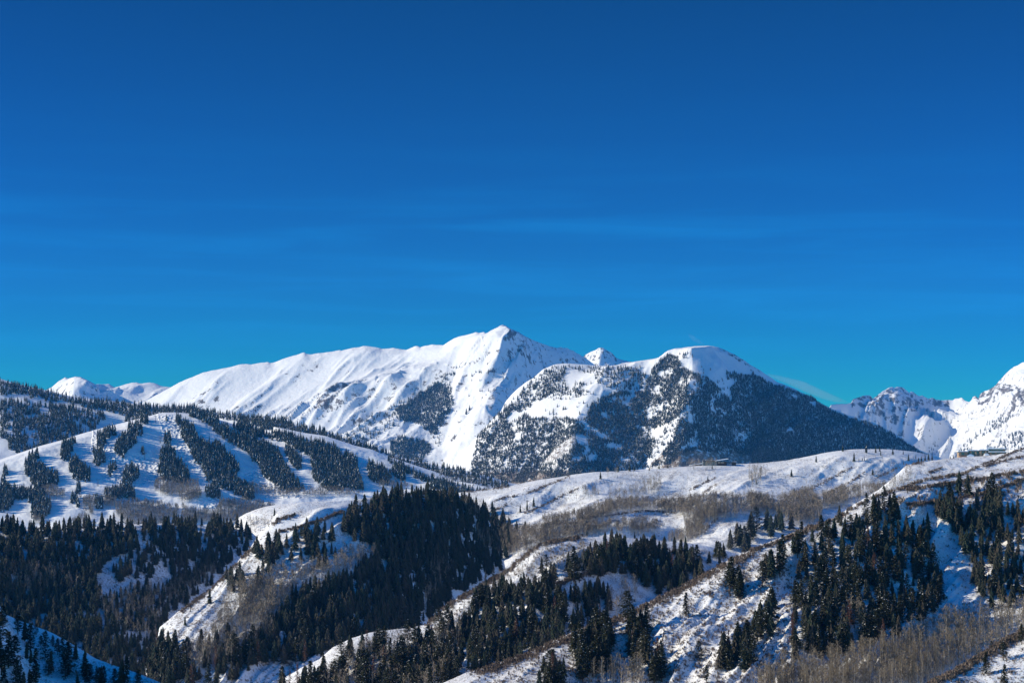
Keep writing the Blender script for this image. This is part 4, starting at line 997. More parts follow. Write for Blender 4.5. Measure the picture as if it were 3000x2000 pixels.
# ---- aspen groves ---------------------------------------------------
ASP = [aspen_far(40 + s, nb=20, w=0.013) for s in range(6)]
ASPD = [aspen_far(60 + s, nb=26, w=0.016) for s in range(5)]
wood('aspen_groves', [many(L_ski, [A(*p) for p in [
    [(1320, 1070), (1360, 1030), (1450, 1020), (1560, 1030), (1700, 1040), (1720, 1100), (1740, 1170), (1560, 1180), (1400, 1160), (1330, 1120)], [(1540, 1190), (1700, 1140), (1740, 1180), (1620, 1230)], [(350, 1110), (450, 1090), (560, 1140), (560, 1190), (400, 1185)],
    [(1000, 1230), (1250, 1215), (1540, 1270), (1540, 1330), (1400, 1440), (1100, 1440), (1000, 1320)], [(680, 1185), (820, 1180), (1000, 1200), (1000, 1290), (880, 1260), (720, 1250)], [(720, 1250), (820, 1270), (800, 1340), (720, 1310)],
    [(1900, 1210), (2100, 1210), (2352, 1250), (2400, 1330), (2200, 1400), (1560, 1400), (1560, 1260), (1720, 1300), (1860, 1290)], [(1840, 1130), (1920, 1140), (1920, 1190), (1850, 1190)], [(2100, 1140), (2190, 1150), (2190, 1190), (2110, 1190)], [(1900, 1020), (2050, 1030), (2140, 1090), (1960, 1080)],
    [(300, 1250), (440, 1240), (420, 1330), (360, 1400), (280, 1400)], [(580, 1420), (700, 1330), (760, 1340), (760, 1420)], [(900, 1110), (1100, 1130), (1100, 1180), (900, 1170)]]], 110, 9, 14),
    many(L_ski, [B((980, 1440), (1060, 1440), (1080, 1540), (980, 1540)), B((1180, 1440), (1300, 1450), (1500, 1540), (1200, 1540)), B((0, 1500), (400, 1560), (800, 1540), (1100, 1600), (600, 1620), (0, 1600))], 80, 9, 13),
    many(L_skib, [P('P', [(1140, 1350), (1300, 1380), (1420, 1400), (1400, 1430), (1200, 1410)])], 20, 9, 13),
    many(L_round, [C((1740, 1240), (2000, 1250), (2352, 1270), (2352, 1400), (1600, 1400)), D((0, 920), (300, 930), (600, 990), (800, 1000), (300, 1060), (0, 1060)), C((1500, 1330), (1620, 1280), (1640, 1380), (1480, 1400)), C((560, 1330), (700, 1180), (830, 1090), (850, 1150), (760, 1250), (640, 1330)), C((-60, 1440), (900, 1400), (900, 1500), (0, 1540))], 90, 7, 12),
    many(L_round, [D((220, 760), (290, 730), (290, 790), (230, 790))], 120, 7, 11)],
    ASPD, M_ASP, 'grey brown bare aspen groves at the foot of the ski hill', 'grove', seed=15)
rows_aspen = [
    many(L_white, [P('P', [(2092, 1452), (2215, 1448), (2215, 1492), (2150, 1505), (2092, 1512)])], 110, 6, 13, gap=0.15, gscale=30, soft=0.5),
    many(L_lodge, [K((900, 700), (1100, 560), (1270, 410), (1350, 350), (1420, 400), (1340, 500), (1150, 600), (1000, 700))], 34, 3, 8),
    many(L_white, [K((1080, 440), (1270, 350), (1420, 300), (1380, 360), (1200, 470))], 14, 3, 7),
    many(L_white, [J((300, 820), (500, 850), (740, 1000), (640, 1080), (330, 1090), (280, 950)), J((640, 1080), (1000, 990), (1250, 940), (1250, 980), (900, 1120), (700, 1150))], 40, 7, 12, gap=0.2, gscale=30),
    many(L_white, [J((130, 560), (900, 430), (2352, 330), (2352, 760), (1500, 760), (400, 860)), K((0, 330), (900, 210), (1500, 260), (1200, 520), (0, 640))], 7, 3, 8, gap=0.5, gscale=28),
    many(L_cen, [Hc((0, 780), (520, 430), (1000, 380), (1150, 620), (700, 640), (300, 760), (0, 900)), G((1560, 1090), (1950, 820), (2281, 640), (2281, 760), (1750, 1080))], 9, 4, 9, gap=0.35, gscale=30),
    many(L_white, [J((1190, 530), (1260, 500), (1340, 540), (1340, 600), (1200, 600)), J((1410, 560), (1560, 530), (1580, 600), (1500, 650), (1420, 620)), J((1600, 520), (1720, 450), (1880, 420), (1860, 550), (1700, 580), (1600, 570))], 48, 6, 12, gap=0.28, gscale=20, soft=0.5),
    many(L_white, [J((850, 790), (1100, 750), (1400, 650), (1600, 620), (1900, 640), (2060, 610), (2352, 590), (2352, 780), (2200, 800), (2080, 740), (1850, 700), (1640, 705), (1500, 725), (1350, 780), (1100, 850), (900, 850)),
                   J((520, 870), (700, 870), (900, 850), (1300, 830), (1500, 815), (1400, 880), (1200, 920), (1000, 960), (840, 980), (720, 1040), (540, 1060), (300, 1050), (380, 950))], 170, 6, 13, gap=0.16, gscale=36, soft=0.5),
    many(L_white, [J((1500, 815), (1750, 790), (1900, 840), (1850, 880), (1600, 900), (1450, 900)), J((1940, 930), (2060, 880), (2130, 960), (2060, 1010), (1930, 980)), J((2060, 770), (2200, 770), (2290, 860), (2200, 950), (2100, 950), (2080, 840))], 110, 6, 12, gap=0.22, gscale=26, soft=0.5),
    many(L_white, [K((0, 590), (250, 610), (400, 560), (520, 540), (540, 590), (620, 650), (620, 760), (540, 820), (470, 820), (300, 770), (150, 700), (0, 720)), K((620, 580), (950, 500), (1230, 500), (1230, 530), (950, 610), (700, 680), (620, 650))], 150, 7, 14, gap=0.12, gscale=40, soft=0.5),
    many(L_white, [K((-20, 340), (120, 350), (130, 420), (50, 480), (-20, 480)), J((1400, 380), (1520, 375), (1500, 395), (1400, 395)), J((350, 545), (560, 505), (560, 520), (350, 560)), J((1960, 330), (2120, 300), (2352, 290), (2352, 330))], 34, 8, 13),
    many(L_mid, [G((200, 640), (500, 580), (800, 560), (860, 440), (1120, 420), (1150, 500), (900, 620), (600, 690), (430, 800), (420, 920), (250, 1030), (60, 1120), (0, 1020), (0, 760)), E((1900, 700), (2281, 690), (2281, 1150), (2100, 1280), (1800, 1400), (1560, 1480), (1500, 1300), (1750, 1180), (1880, 900))], 15, 8, 14),
    many(L_knoll, [G((60, 200), (180, 190), (330, 210), (300, 250), (80, 270)), G((330, 300), (560, 290), (560, 420), (250, 480))], 22, 7, 12),
    many(L_dark, [E((800, 850), (1300, 740), (1500, 800), (1350, 1000), (1300, 1200), (900, 1050)), E((1600, 620), (1850, 600), (1700, 760), (1480, 900), (1450, 760)), E((0, 600), (500, 600), (700, 800), (100, 800))], 10, 9, 14),
    many(L_mid, [G((1880, 60), (2050, 60), (2060, 160), (1900, 180)), G((1600, 560), (1800, 560), (1650, 860), (1540, 900)), G((1950, 280), (2281, 320), (2281, 480), (2050, 480))], 12, 9, 14)]

# ---- conifers of the middle and near ground --------------------------
stands = []      # (layer, rows, stand text, group)
def stand(L, polys, dens, h0, h1, text, group, **k):
    r = many(L, polys, dens, h0, h1, **k); stands.append((r, text, group)); return r
stand(L_dark, [E((-80, 230), (350, 215), (700, 185), (920, 185), (1060, 240), (1120, 290), (1100, 420), (980, 480), (840, 560), (790, 700), (840, 800), (780, 1000), (900, 1150), (1100, 1250), (1280, 1300), (1200, 1600), (600, 1600), (-80, 1600)),
               E((1240, 200), (1500, 160), (1900, 170), (2050, 210), (2110, 330), (2000, 500), (1850, 590), (1700, 680), (1450, 700), (1420, 560), (1330, 420), (1250, 330))], 11.5, 5, 15, 'left hill', 'pines on the dark left hill', gap=0.20, gscale=30, soft=0.3)
stand(L_dark, [E((1060, 240), (1240, 200), (1400, 400), (1400, 600), (1200, 640), (1000, 680), (850, 600), (1000, 480))], 6.0, 5, 14, 'left hill', 'pines on the dark left hill', gap=0.30, gscale=25)
stand(L_dark, [E((820, 780), (1400, 720), (1600, 700), (1400, 950), (1330, 1100), (1280, 1300), (900, 1150)), E((1450, 690), (1900, 590), (2010, 520), (1700, 780), (1500, 950), (1360, 1080), (1290, 1230), (1250, 1100))], 5.0, 6, 13, 'left hill', 'pines on the dark left hill')
stand(L_mid, [G((880, 130), (960, 60), (1050, 20), (1300, -50), (1500, -60), (1700, -40), (2000, 30), (2060, 110), (2130, 240), (2200, 400), (2200, 560), (2050, 640), (1880, 760), (1720, 900), (1560, 1010), (1350, 1110), (1150, 1180), (900, 1200), (700, 1300), (-100, 1400), (100, 1180), (260, 1050), (430, 900), (440, 800), (640, 720), (860, 690), (1000, 580), (1160, 460), (1120, 380), (900, 330), (860, 230))], 12.5, 5, 14.5, 'forested dome', 'pines on the forested dome', gap=0.20, gscale=30, soft=0.3)
stand(L_mid, [E((1160, 1600), (1260, 1330), (1330, 1130), (1400, 1180), (1430, 1300), (1420, 1600))], 7, 6, 14, 'forested dome', 'pines at the foot of the bright nose')
stand(L_mid, [G((100, 440), (280, 320), (470, 280), (700, 240), (860, 230), (900, 330), (700, 420), (450, 520), (200, 560)), E((1880, 620), (2050, 580), (2281, 560), (2281, 640), (1900, 800)), G((430, 560), (700, 440), (860, 430), (800, 520), (600, 560)), G((-700, 1250), (0, 1150), (300, 1250), (100, 1500), (-700, 1568), (-900, 1500))], 3.0, 6, 15, 'lower dome slope', 'pines on the forested dome', gap=0.25, gscale=30)
stand(L_white, [G((2030, 110), (2180, 90), (2260, 200), (2300, 330), (2230, 480), (2060, 560), (2030, 400))], 7.0, 10, 19, 'forested dome', 'pines right of the forested dome', gap=0.1, gscale=30)
stand(L_cen, [Hc((850, 500), (1010, 420), (1060, 330), (1200, 340), (1300, 400), (1400, 370), (1500, 410), (1600, 400), (1740, 410), (1800, 430), (1860, 560), (1890, 650), (1750, 740), (1560, 800), (1480, 720), (1300, 620), (1100, 600), (1000, 600), (900, 600))], 6.4, 4.5, 12.5, 'centre hill', 'pines on the centre hill')
stand(L_cen, [Hc((0, 780), (150, 740), (280, 720), (380, 700), (480, 740), (600, 660), (660, 770), (750, 800), (860, 750), (1000, 720), (1090, 820), (1110, 950), (1000, 1080), (800, 1120), (600, 1220), (300, 1340), (0, 1440), (-300, 1530), (-250, 1200), (-100, 1000))], 7.0, 4, 11.5, 'centre hill', 'pines on the centre hill', gap=0.25, gscale=30, soft=0.3)
stand(L_cen, [G((300, 1568), (700, 1420), (900, 1260), (1150, 1190), (1500, 1120), (1700, 1020), (1850, 980), (1760, 1500), (1500, 1600), (600, 1620))], 3.0, 7, 14, 'centre hill', 'pines on the centre hill', gap=0.3, gscale=40)
stand(L_cen, [Hc((520, 560), (640, 600), (640, 740), (540, 720)), Hc((1840, 420), (2080, 400), (2080, 560), (1900, 560)), Hc((680, 560), (860, 520), (860, 660), (700, 680))], 2.6, 6, 13, 'centre hill', 'pines on the centre hill')
stand(L_white, [Hc((2080, 340), (2240, 300), (2300, 260), (2340, 330), (2300, 420), (2120, 430)), K((-20, 820), (60, 790), (230, 750), (360, 740), (360, 860), (100, 900), (-20, 900))], 2.6, 14, 24, 'snowy ridge', 'pines below the long snowy ridge')
stand(L_white, [J((300, 780), (420, 800), (520, 830), (500, 870), (320, 860)), J((560, 850), (720, 850), (720, 870), (560, 880))], 9, 8, 15, 'snowy ridge', 'pines below the long snowy ridge')
stand(L_corl, [E((-60, 1050), (200, 1080), (700, 1330), (1200, 1510), (1300, 1600), (-60, 1640))], 0.55, 3, 8, 'shaded slope', 'pines on the shaded corner slope', Yref=420)
stand(L_near, [I((590, 250), (700, 180), (860, 210), (1050, 150), (1150, 130), (1300, 220), (1480, 200), (1490, 420), (1560, 500), (1620, 800), (1530, 920), (1350, 1020), (1150, 1160), (950, 1220), (700, 1290), (560, 1300), (340, 1340), (330, 1000), (380, 740), (600, 700), (480, 640), (350, 620), (340, 370), (420, 320), (500, 280))], 4.6, 3.5, 11, 'near right ridge', 'pines on the near right ridge', gap=0.26, gscale=40, soft=0.3, Yref=700)
stand(L_near, [I((1500, 70), (1700, 30), (2281, 70), (2640, 30), (2640, 820), (2281, 870), (2150, 880), (1900, 880), (1860, 700), (1850, 500), (1740, 330), (1600, 200))], 4.4, 3, 9.5, 'near right ridge', 'pines on the near right ridge', gap=0.22, gscale=34, soft=0.35, Yref=730)
stand(L_near, [Hc(*p) for p in [
    [(800, 1150), (880, 1170), (980, 1080), (1000, 960), (1080, 980), (1120, 1150), (1100, 1380), (880, 1450), (800, 1300)], [(1245, 930), (1295, 960), (1310, 1100), (1245, 1130)], [(1270, 1180), (1370, 1020), (1430, 1050), (1430, 1250), (1390, 1350), (1270, 1330)],
    [(1455, 1280), (1530, 1260), (1550, 1400), (1500, 1500), (1455, 1460)], [(520, 1450), (570, 1380), (720, 1430), (720, 1568), (500, 1568)], [(2080, 640), (2180, 580), (2215, 650), (2190, 770), (2090, 750)],
    [(2000, 1230), (2100, 1230), (2150, 1180), (2281, 1130), (2281, 1380), (2000, 1380)]]], 4.2, 5, 12.5, 'near right ridge', 'pines on the near right ridge', Yref=640)
stand(L_near, [I(*p) for p in [[(40, 980), (110, 960), (180, 830), (190, 960), (160, 1160), (30, 1180)], [(-10, 1180), (30, 1200), (30, 1380), (-10, 1380)], [(80, 490), (130, 470), (280, 390), (280, 500), (190, 560), (190, 680), (90, 680)], [(550, 570), (585, 600), (585, 770), (545, 770)]]], 2.6, 7, 13, 'near right ridge', 'pines on the near right ridge', Yref=660)
stand(L_near, [K(*p) for p in [[(1000, 670), (1130, 630), (1350, 590), (1300, 760), (1000, 760)], [(1670, 640), (1720, 480), (1750, 600), (1820, 700), (1790, 880), (1660, 720)], [(2050, 570), (2120, 440), (2170, 600), (2190, 670), (2080, 620)], [(2195, 360), (2235, 380), (2225, 430), (2195, 430)], [(1590, 580), (1680, 590), (1650, 640), (1580, 640)], [(720, 710), (775, 700), (785, 780), (715, 780)], [(1780, 480), (1900, 470), (1900, 540), (1780, 540)], [(1920, 560), (2060, 540), (2060, 640), (1920, 640)]]], 3.0, 6, 12, 'near right ridge', 'pines on the near right ridge', Yref=800)

allr = []
for r, text, group in stands:
    for q in r: allr.append((q[3] / q[1], q, text, group))
allr.sort(key=lambda q: -q[0])
rs = random.Random(31)
# near trees should not stand inside one another
kept, rest = [], []
for it in allr:
    q = it[1]
    if len(kept) < 300 and q[4] < 3010 and q[5] - q[3] / q[1] * FOC < 2010 and all((q[0] - k[1][0]) ** 2 + (q[1] - k[1][1]) ** 2 > 2.6 ** 2 for k in kept): kept.append(it)
    else: rest.append(it[1])
print('near conifers', len(kept), 'smallest px', kept[-1][0] * 1991, 'rest', len(rest))
MIDT = [spire(80 + s, 11, 6, R=0.20 + 0.03 * (s % 3), snow=0.0, low=0.10, shape=[0.5, 0.72, 0.92][s % 3]) for s in range(8)]
rest = np.array(rest)
gt = np.random.default_rng(4).uniform(-0.45, 0.25, len(rest)); gt[np.random.default_rng(8).random(len(rest)) < 0.10] = 0.7
wood('pine_forest', [rest], MIDT, M_WOOD, 'dark pine forest on the middle hills', tone=gt, seed=17)

PINES = [(tpl_mesh('crown', clumpy(200 + s, 'pine' if s % 4 else 'fir', nb=130, nl=11, R=[.21, .17, .24, .19, .22, .18, .2, .16, .23][s], low=[.1, .16, .08, .2, .12, .1, .14, .08, .18][s])), tpl_mesh('trunk', trunk_tpl(0.016, 0.9, seed=s))) for s in range(9)]
DEADS = [(tpl_mesh('crown', dead_crown(300 + s)), tpl_mesh('trunk', trunk_tpl(0.015, 0.95, seed=30 + s))) for s in range(3)]
for c_, t_ in PINES: c_.materials.append(M_PINE); t_.materials.append(M_TRUNK)
for c_, t_ in DEADS: c_.materials.append(M_DEAD); t_.materials.append(M_TRUNK)
ASPN = [(tpl_mesh('crown', aspen_crown(400 + s)), tpl_mesh('trunk', trunk_tpl(0.0105, 0.96, sides=5, bend=0.02, seed=50 + s))) for s in range(6)]
for c_, t_ in ASPN: c_.materials.append(M_TWIG); t_.materials.append(M_ABARK)
def tree_proto(kind, pair):
    root = bpy.data.objects.new(kind, None); root.empty_display_size = 0.3
    tr = bpy.data.objects.new('trunk', pair[1]); cr = bpy.data.objects.new('crown', pair[0])
    tr.parent = root; cr.parent = root
    return root, tr, cr
SPRC = [(tpl_mesh('crown', spire(700 + s_, 15, 7, R=[.20, .24, .17][s_], snow=0.03, low=0.05, shape=0.8, trunk=False)), PINES[s_][1]) for s_ in range(3)]
for c_, t_ in SPRC: c_.materials.append(M_PINE)
PROTO = {'spruce': [tree_proto('spruce_tree', p) for p in SPRC], 'pine': [tree_proto('pine_tree', p) for p in PINES], 'dead': [tree_proto('dead_pine', p) for p in DEADS], 'aspen': [tree_proto('aspen_tree', p) for p in ASPN]}
def plant(kind, x, y, z, h, label, cat, group, wm=1.0, pick=None, tilt=0.0):
    ps = PROTO[kind]; root, tr, cr = ps[rs.randrange(len(ps)) if pick is None else pick]
    r2 = root.copy(); COL.objects.link(r2)
    r2.location = (x, y, z); r2.rotation_euler = (0, tilt, rs.uniform(0, 6.28)); r2.scale = (h * wm, h * wm, h)
    r2['label'] = label; r2['category'] = cat
    if group: r2['group'] = group
    for c in (tr, cr):
        c2 = c.copy(); COL.objects.link(c2); c2.parent = r2
    return r2
MARKS = [(1150, 1960, 'right of the small white knob at the bottom'), (1330, 1860, 'at the left end of the dark centre wood'), (1540, 1890, 'just above the brown ridge line in the centre wood'), (60, 1850, 'high on the blue shaded corner slope'), (200, 1960, 'low on the blue shaded corner slope'), (380, 1985, 'towards the tip of the shaded corner slope'), (2700, 1700, 'left of the blue snow chute'), (2830, 1700, 'right of the blue snow chute'), (2600, 1560, 'at the top edge of the right stand'), (2440, 1560, 'on the skyline end of the right stand'),
    (2480, 1700, 'in the left half of the big right stand'), (2600, 1790, 'low in the big right stand'), (2370, 1830, 'in the tall clump above the tan aspens'), (2500, 1850, 'just above the tan aspens'),
    (2950, 1550, 'at the upper right edge of the picture'), (2960, 1720, 'at the right edge of the picture'), (2850, 1450, 'among scrub near the right skyline'), (2600, 1430, 'in the scrubby band below the lodge'),
    (2240, 1820, 'in the pair left of the tall clump'), (2140, 1700, 'by the rust coloured brush'), (1740, 1860, 'in the biggest clump on the brown ridge line'), (1860, 1880, 'in the second clump on the white slope'),
    (1850, 1800, 'beside the narrow clump on the white slope'), (1620, 1980, 'at the bottom edge under the brown ridge line'), (2160, 1910, 'low between the white slope and the aspens'), (1930, 1920, 'in the small clump with blue shadows'),
    (1800, 1600, 'in the pointed group on the centre hill'), (1950, 1600, 'in the rounded group on the centre hill'), (1860, 1670, 'over the striped shadows on the centre hill'), (2050, 1620, 'where the centre hill meets the brown ridge'),
    (1560, 1720, 'at the top of the dark centre wood'), (1420, 1760, 'at the upper left of the dark centre wood'), (1720, 1740, 'at the upper right of the dark centre wood'), (1600, 1830, 'in the middle of the dark centre wood'),
    (1450, 1900, 'low in the dark centre wood'), (1250, 1900, 'among the mixed aspens left of the centre wood'), (1050, 1930, 'above the small white knob at the bottom'), (2280, 1620, 'by the notch in the brown ridge')]
def landmark(px, py):
    return min(MARKS, key=lambda m: (m[0] - px) ** 2 + 1.6 * (m[1] - py) ** 2)[2]
bymark = {}
for it in kept:
    q = it[1]; bymark.setdefault(landmark(q[4], q[5]), []).append(it)
extreme = {}
for k_, v_ in bymark.items():
    if len(v_) < 3: continue
    for word, key in (('leftmost', lambda t: t[1][4]), ('rightmost', lambda t: -t[1][4]), ('lowest', lambda t: -t[1][5]), ('highest', lambda t: t[1][5])):
        m_ = min([t for t in v_ if id(t[1]) not in extreme], key=key, default=None)
        if m_: extreme[id(m_[1])] = word
for it in kept:
    q = it[1]; x, y, z, h, px, py = q
    hp = h / y * FOC
    size = 'tall' if hp > 105 else ('medium' if hp > 75 else 'small')
    dead = rs.random() < 0.07
    flo = 'dead red brown' if dead else 'dark green'
    mk = landmark(px, py); ex = extreme.get(id(q))
    label = f'{ex} {size} {flo} pine {mk}' if ex else f'{size} {flo} pine {mk}'
    plant('dead' if dead else 'pine', x, y, z, h, label, 'pine', f'{flo} pines ' + mk, wm=rs.uniform(0.95, 1.5))

# lone trees, each placed by hand
def lone(L, crop, items, hmin=0):
    for it in items:
        x, yb, hh, label = it[:4]
        s = CROP[crop][2]; (px, py), = P(crop, [(x, yb)])
        X_, Y_, Z_, ok = L.hit([px], [py])
        if not ok[0]:
            py = np.interp(px, L.px, CY - FOC * (L.ec * math.cos(PITCH) - math.sin(PITCH)) / (math.cos(PITCH) + L.ec * math.sin(PITCH))) + 2.0
            X_, Y_, Z_, ok = L.hit([px], [py])
            if not ok[0]: print('lone miss', label); continue
        h = hh / s / FOC * Y_[0]
        slim = len(it) > 4 and it[4] == 'slim'
        far_ = Y_[0] > 1100
        plant('spruce' if far_ else 'pine', X_[0], Y_[0], Z_[0], h, label, 'spruce' if 'spruce' in label or 'fir' in label else 'pine', None, wm=(0.6 if far_ else 0.75) if slim else (rs.uniform(0.9, 1.15) if far_ else rs.uniform(1.25, 1.6)))
lone(L_white, 'J', [
    (1350, 450, 65, 'lone spruce just below the crest of the long snowy ridge, left of the glass house'), (775, 685, 85, 'tallest of three spruces standing together on the snowy ridge'),
    (718, 720, 100, 'slim columnar spruce between two wider ones on the snowy ridge', 'slim'), (660, 738, 78, 'leftmost of three spruces standing together on the snowy ridge'),
    (1125, 750, 60, 'dark spruce rising out of the top of the aspen band'), (855, 788, 35, 'small spruce at the left end of the upper aspen band'), (1843, 722, 26, 'tiny spruce on top of the bare white hump'),
    (2275, 465, 48, 'small spruce at the top of a line of brush, below the glass house'), (2312, 362, 42, 'small spruce standing in front of the glass house'), (1600, 372, 68, 'largest dark spruce on the crest line of the snowy ridge'),
    (1640, 365, 42, 'round spruce right beside the largest one on the crest'), (1500, 388, 55, 'ragged spruce on the crest, left of the largest one'), (1855, 362, 52, 'bushy spruce on the crest, second from the glass house'),
    (1930, 357, 48, 'bushy spruce on the crest, nearest left of the glass house'), (1770, 374, 36, 'low dark spruce on the crest beside the brown gully'), (552, 510, 52, 'dark spruce at the left end of the snowy ridge with a long shadow'),
    (1235, 935, 70, 'spruce at the lower edge of the middle aspens'), (1645, 962, 66, 'spruce by itself on the bare snow above the centre pines'), (575, 888, 52, 'leftmost of the little firs in the lower aspens'), (615, 872, 50, 'second of the little firs in the lower aspens'),
    (637, 872, 44, 'third of the little firs in the lower aspens'), (656, 872, 50, 'fourth of the little firs in the lower aspens'), (705, 862, 52, 'rightmost of the little firs in the lower aspens')])
lone(L_white, 'K', [
    (350, 428, 65, 'lone spruce casting a long shadow on open snow right of the glass house'), (562, 305, 60, 'leaning spruce below the right part of the long snowy crest'), (888, 298, 78, 'pointed spruce left of three seedlings on the snowy ridge'),
    (790, 213, 55, 'dark round spruce on the crest, leftmost of the crest group'), (993, 225, 88, 'biggest broad spruce of the crest group at the top of the snowy ridge'), (1075, 225, 66, 'wide dark spruce right of the biggest one on the crest'),
    (1110, 213, 48, 'small round spruce touching the wide one on the crest'), (1118, 248, 42, 'small spruce a little below the crest group'), (1222, 240, 60, 'spruce on the crest with a long thin shadow'), (1312, 238, 38, 'small spruce near the right end of the crest'),
    (1358, 292, 60, 'ragged spruce on the right shoulder of the snowy ridge'), (1420, 278, 45, 'slender spruce right of the ragged one', 'slim'), (1050, 415, 58, 'solitary round spruce halfway down the snowy ridge'), (930, 291, 26, 'leftmost tiny seedling spruce in a row on the snow'),
    (960, 291, 30, 'second tiny seedling spruce in a row on the snow'), (978, 291, 32, 'third tiny seedling spruce in a row on the snow'), (1000, 291, 26, 'rightmost tiny seedling spruce in a row on the snow'), (1317, 325, 35, 'small spruce low on the right shoulder', 'slim'),
    (372, 585, 65, 'pair topped spruce at the upper edge of the tan aspens'), (555, 665, 72, 'dark spruce in the middle of the tan aspens', 'slim'), (50, 495, 52, 'dark spruce under sparse aspens below the glass house')])
lone(L_white, 'K', [(1444, 302, 42, 'first small fir of the row where the two ridges meet'), (1468, 296, 46, 'second fir of the row where the two ridges meet'), (1500, 292, 58, 'third fir of the row where the two ridges meet'), (1530, 290, 64, 'dark clumped fir where the two ridges meet'), (1560, 290, 56, 'last fir of the row where the two ridges meet')])
lone(L_lodge, 'K', [(1717, 268, 30, 'small fir on the skyline left of the stone lodge'), (1745, 266, 36, 'pointed fir on the skyline just left of the stone lodge'), (2215, 232, 36, 'dark fir at the right end of the stone lodge')])
lone(L_knoll, 'G', [(297, 175, 72, 'lone pine on the open white knoll'), (575, 208, 82, 'left pine of the pair at the foot of the white knoll'), (602, 195, 72, 'right pine of the pair at the foot of the white knoll'),
    (672, 172, 105, 'tall pine of the pair near the forest on the white knoll'), (700, 152, 64, 'short pine beside the tall one on the white knoll'), (855, 135, 66, 'pine at the forest edge on the white knoll')])
lone(L_mid, 'E', [(1750, 905, 125, 'bushy pine alone on the bright nose of the middle hill'), (1545, 1085, 80, 'lowest pine on the bright nose of the middle hill'), (1592, 972, 38, 'stunted pine on the bright nose of the middle hill')])
lone(L_corl, 'E', [(150, 1165, 185, 'large pine at the top of the shaded corner slope'), (300, 1165, 95, 'young pine on the edge of the shaded corner slope'), (340, 1255, 85, 'small pine alone on the blue shaded snow'),
    (440, 1262, 95, 'left pine of the close pair on the blue shaded snow'), (482, 1330, 135, 'right pine of the close pair on the blue shaded snow'), (545, 1525, 175, 'broad dark pine in the middle of the blue shaded snow'),
    (400, 1510, 150, 'dense pine left of the broad one on the blue snow'), (300, 1590, 180, 'pine at the bottom edge on the blue snow'), (700, 1510, 165, 'pine right of the broad one on the blue snow'), (745, 1590, 185, 'tall pine at the bottom edge, right of the blue snow'),
    (805, 1590, 160, 'narrow pine low on the right of the shaded slope', 'slim'), (865, 1600, 175, 'dark pine low on the right of the shaded slope'), (955, 1600, 155, 'last pine on the sunlit tip of the shaded slope'), (20, 1110, 190, 'dark pine cut by the left edge above the blue snow'),
    (12, 1500, 220, 'dark pine cut by the left edge of the blue snow'), (170, 1600, 190, 'pine at the bottom left of the blue snow')])
lone(L_corr, 'I', [(2110, 1375, 155, 'pine on the bright slope in the lower right corner'), (1965, 1485, 175, 'dark pine on the brown crest of the lower right corner'), (2120, 1600, 190, 'pine at the very bottom of the lower right corner'),
    (2262, 1245, 170, 'pine cut by the right edge above the corner slope'), (2010, 1275, 62, 'small pine behind the brown crest in the lower right corner')])
lone(L_near, 'H', [(1740, 1005, 195, 'solitary open crowned pine on the snowy slope of the near ridge'), (1850, 1370, 150, 'small pine among scrub low on the near ridge'), (1910, 1568, 150, 'dark pine at the bottom edge of the near ridge')])
lone(L_cen, 'H', [(572, 622, 130, 'lone pine on the snow above the centre hill stand'), (790, 690, 95, 'young pine left of the main stand on the centre hill'), (2010, 560, 180, 'tall thin fir right of the centre hill stand', 'slim'), (2055, 545, 130, 'shorter fir beside the tall thin one right of the centre stand'), (65, 560, 110, 'slim fir at the top of the bright patch by the dome', 'slim'), (130, 520, 105, 'second slim fir at the top of the bright patch by the dome', 'slim')])

# ---- aspens: the nearest 300 one by one ------------------------------
near_asp = [(L_near, many(L_near, [I((0, 1520), (400, 1430), (700, 1350), (1000, 1270), (1200, 1190), (1450, 1060), (1700, 1000), (1900, 960), (2281, 910), (2620, 860), (2620, 900), (2281, 1110), (2000, 1250), (1750, 1420), (1480, 1568), (0, 1640))], 9.5, 7, 12.5, Yref=620), 'aspen grove low on the near right ridge'),
            (L_near, many(L_near, [Hc((950, 1450), (1200, 1420), (1400, 1380), (1400, 1600), (900, 1600)), I((800, 900), (960, 900), (960, 1080), (800, 1080)), I((300, 1330), (600, 1330), (400, 1460), (0, 1500))], 4, 7, 11, Yref=620), 'bare aspens under the pines of the near ridge'),
            (L_cen, many(L_cen, [G((600, 1568), (900, 1300), (1300, 1180), (1700, 1080), (1850, 1060), (1800, 1500), (1500, 1600)), Hc((1060, 750), (1300, 700), (1350, 800), (1150, 980), (1080, 900))], 7, 7, 12, Yref=820), 'bare aspens on the centre foreground hill')]
ap = []
for L, r, g in near_asp:
    for q in r: ap.append((q[3] / q[1], q, g))
ap.sort(key=lambda q: -q[0])
indiv = [q for q in ap if q[1][4] < 3005 and q[1][5] - q[1][3] / q[1][1] * FOC < 2000][:300]; ids = set(id(q) for q in indiv)
AM = [(2480, 1960, 'in the left middle of the tan grove'), (2570, 1945, 'in the heart of the tan grove'), (2640, 1998, 'at the bottom, right centre of the tan grove'), (2480, 1998, 'at the bottom, left centre of the tan grove'), (2780, 1920, 'hard against the brown crest of the corner slope'), (2950, 1800, 'at the right edge above the corner slope'), (2800, 1850, 'behind the brown crest of the corner slope'), (2650, 1900, 'in the middle of the tan grove'), (2720, 1960, 'low in the right half of the tan grove'),
      (2500, 1930, 'directly under the big dark pines'), (2400, 1985, 'at the bottom edge of the tan grove'), (2250, 1985, 'at the left end of the tan grove'), (2560, 1985, 'at the bottom, middle of the tan grove'), (2850, 1780, 'just below the blue snow chute'),
      (1820, 1975, 'at the bottom under the clump with blue shadows'), (2500, 1800, 'in the snowy gap between the dark pines'), (1800, 1770, 'on the blue shaded snow by the centre wood'), (1200, 1950, 'in the mixed wood at the bottom centre')]
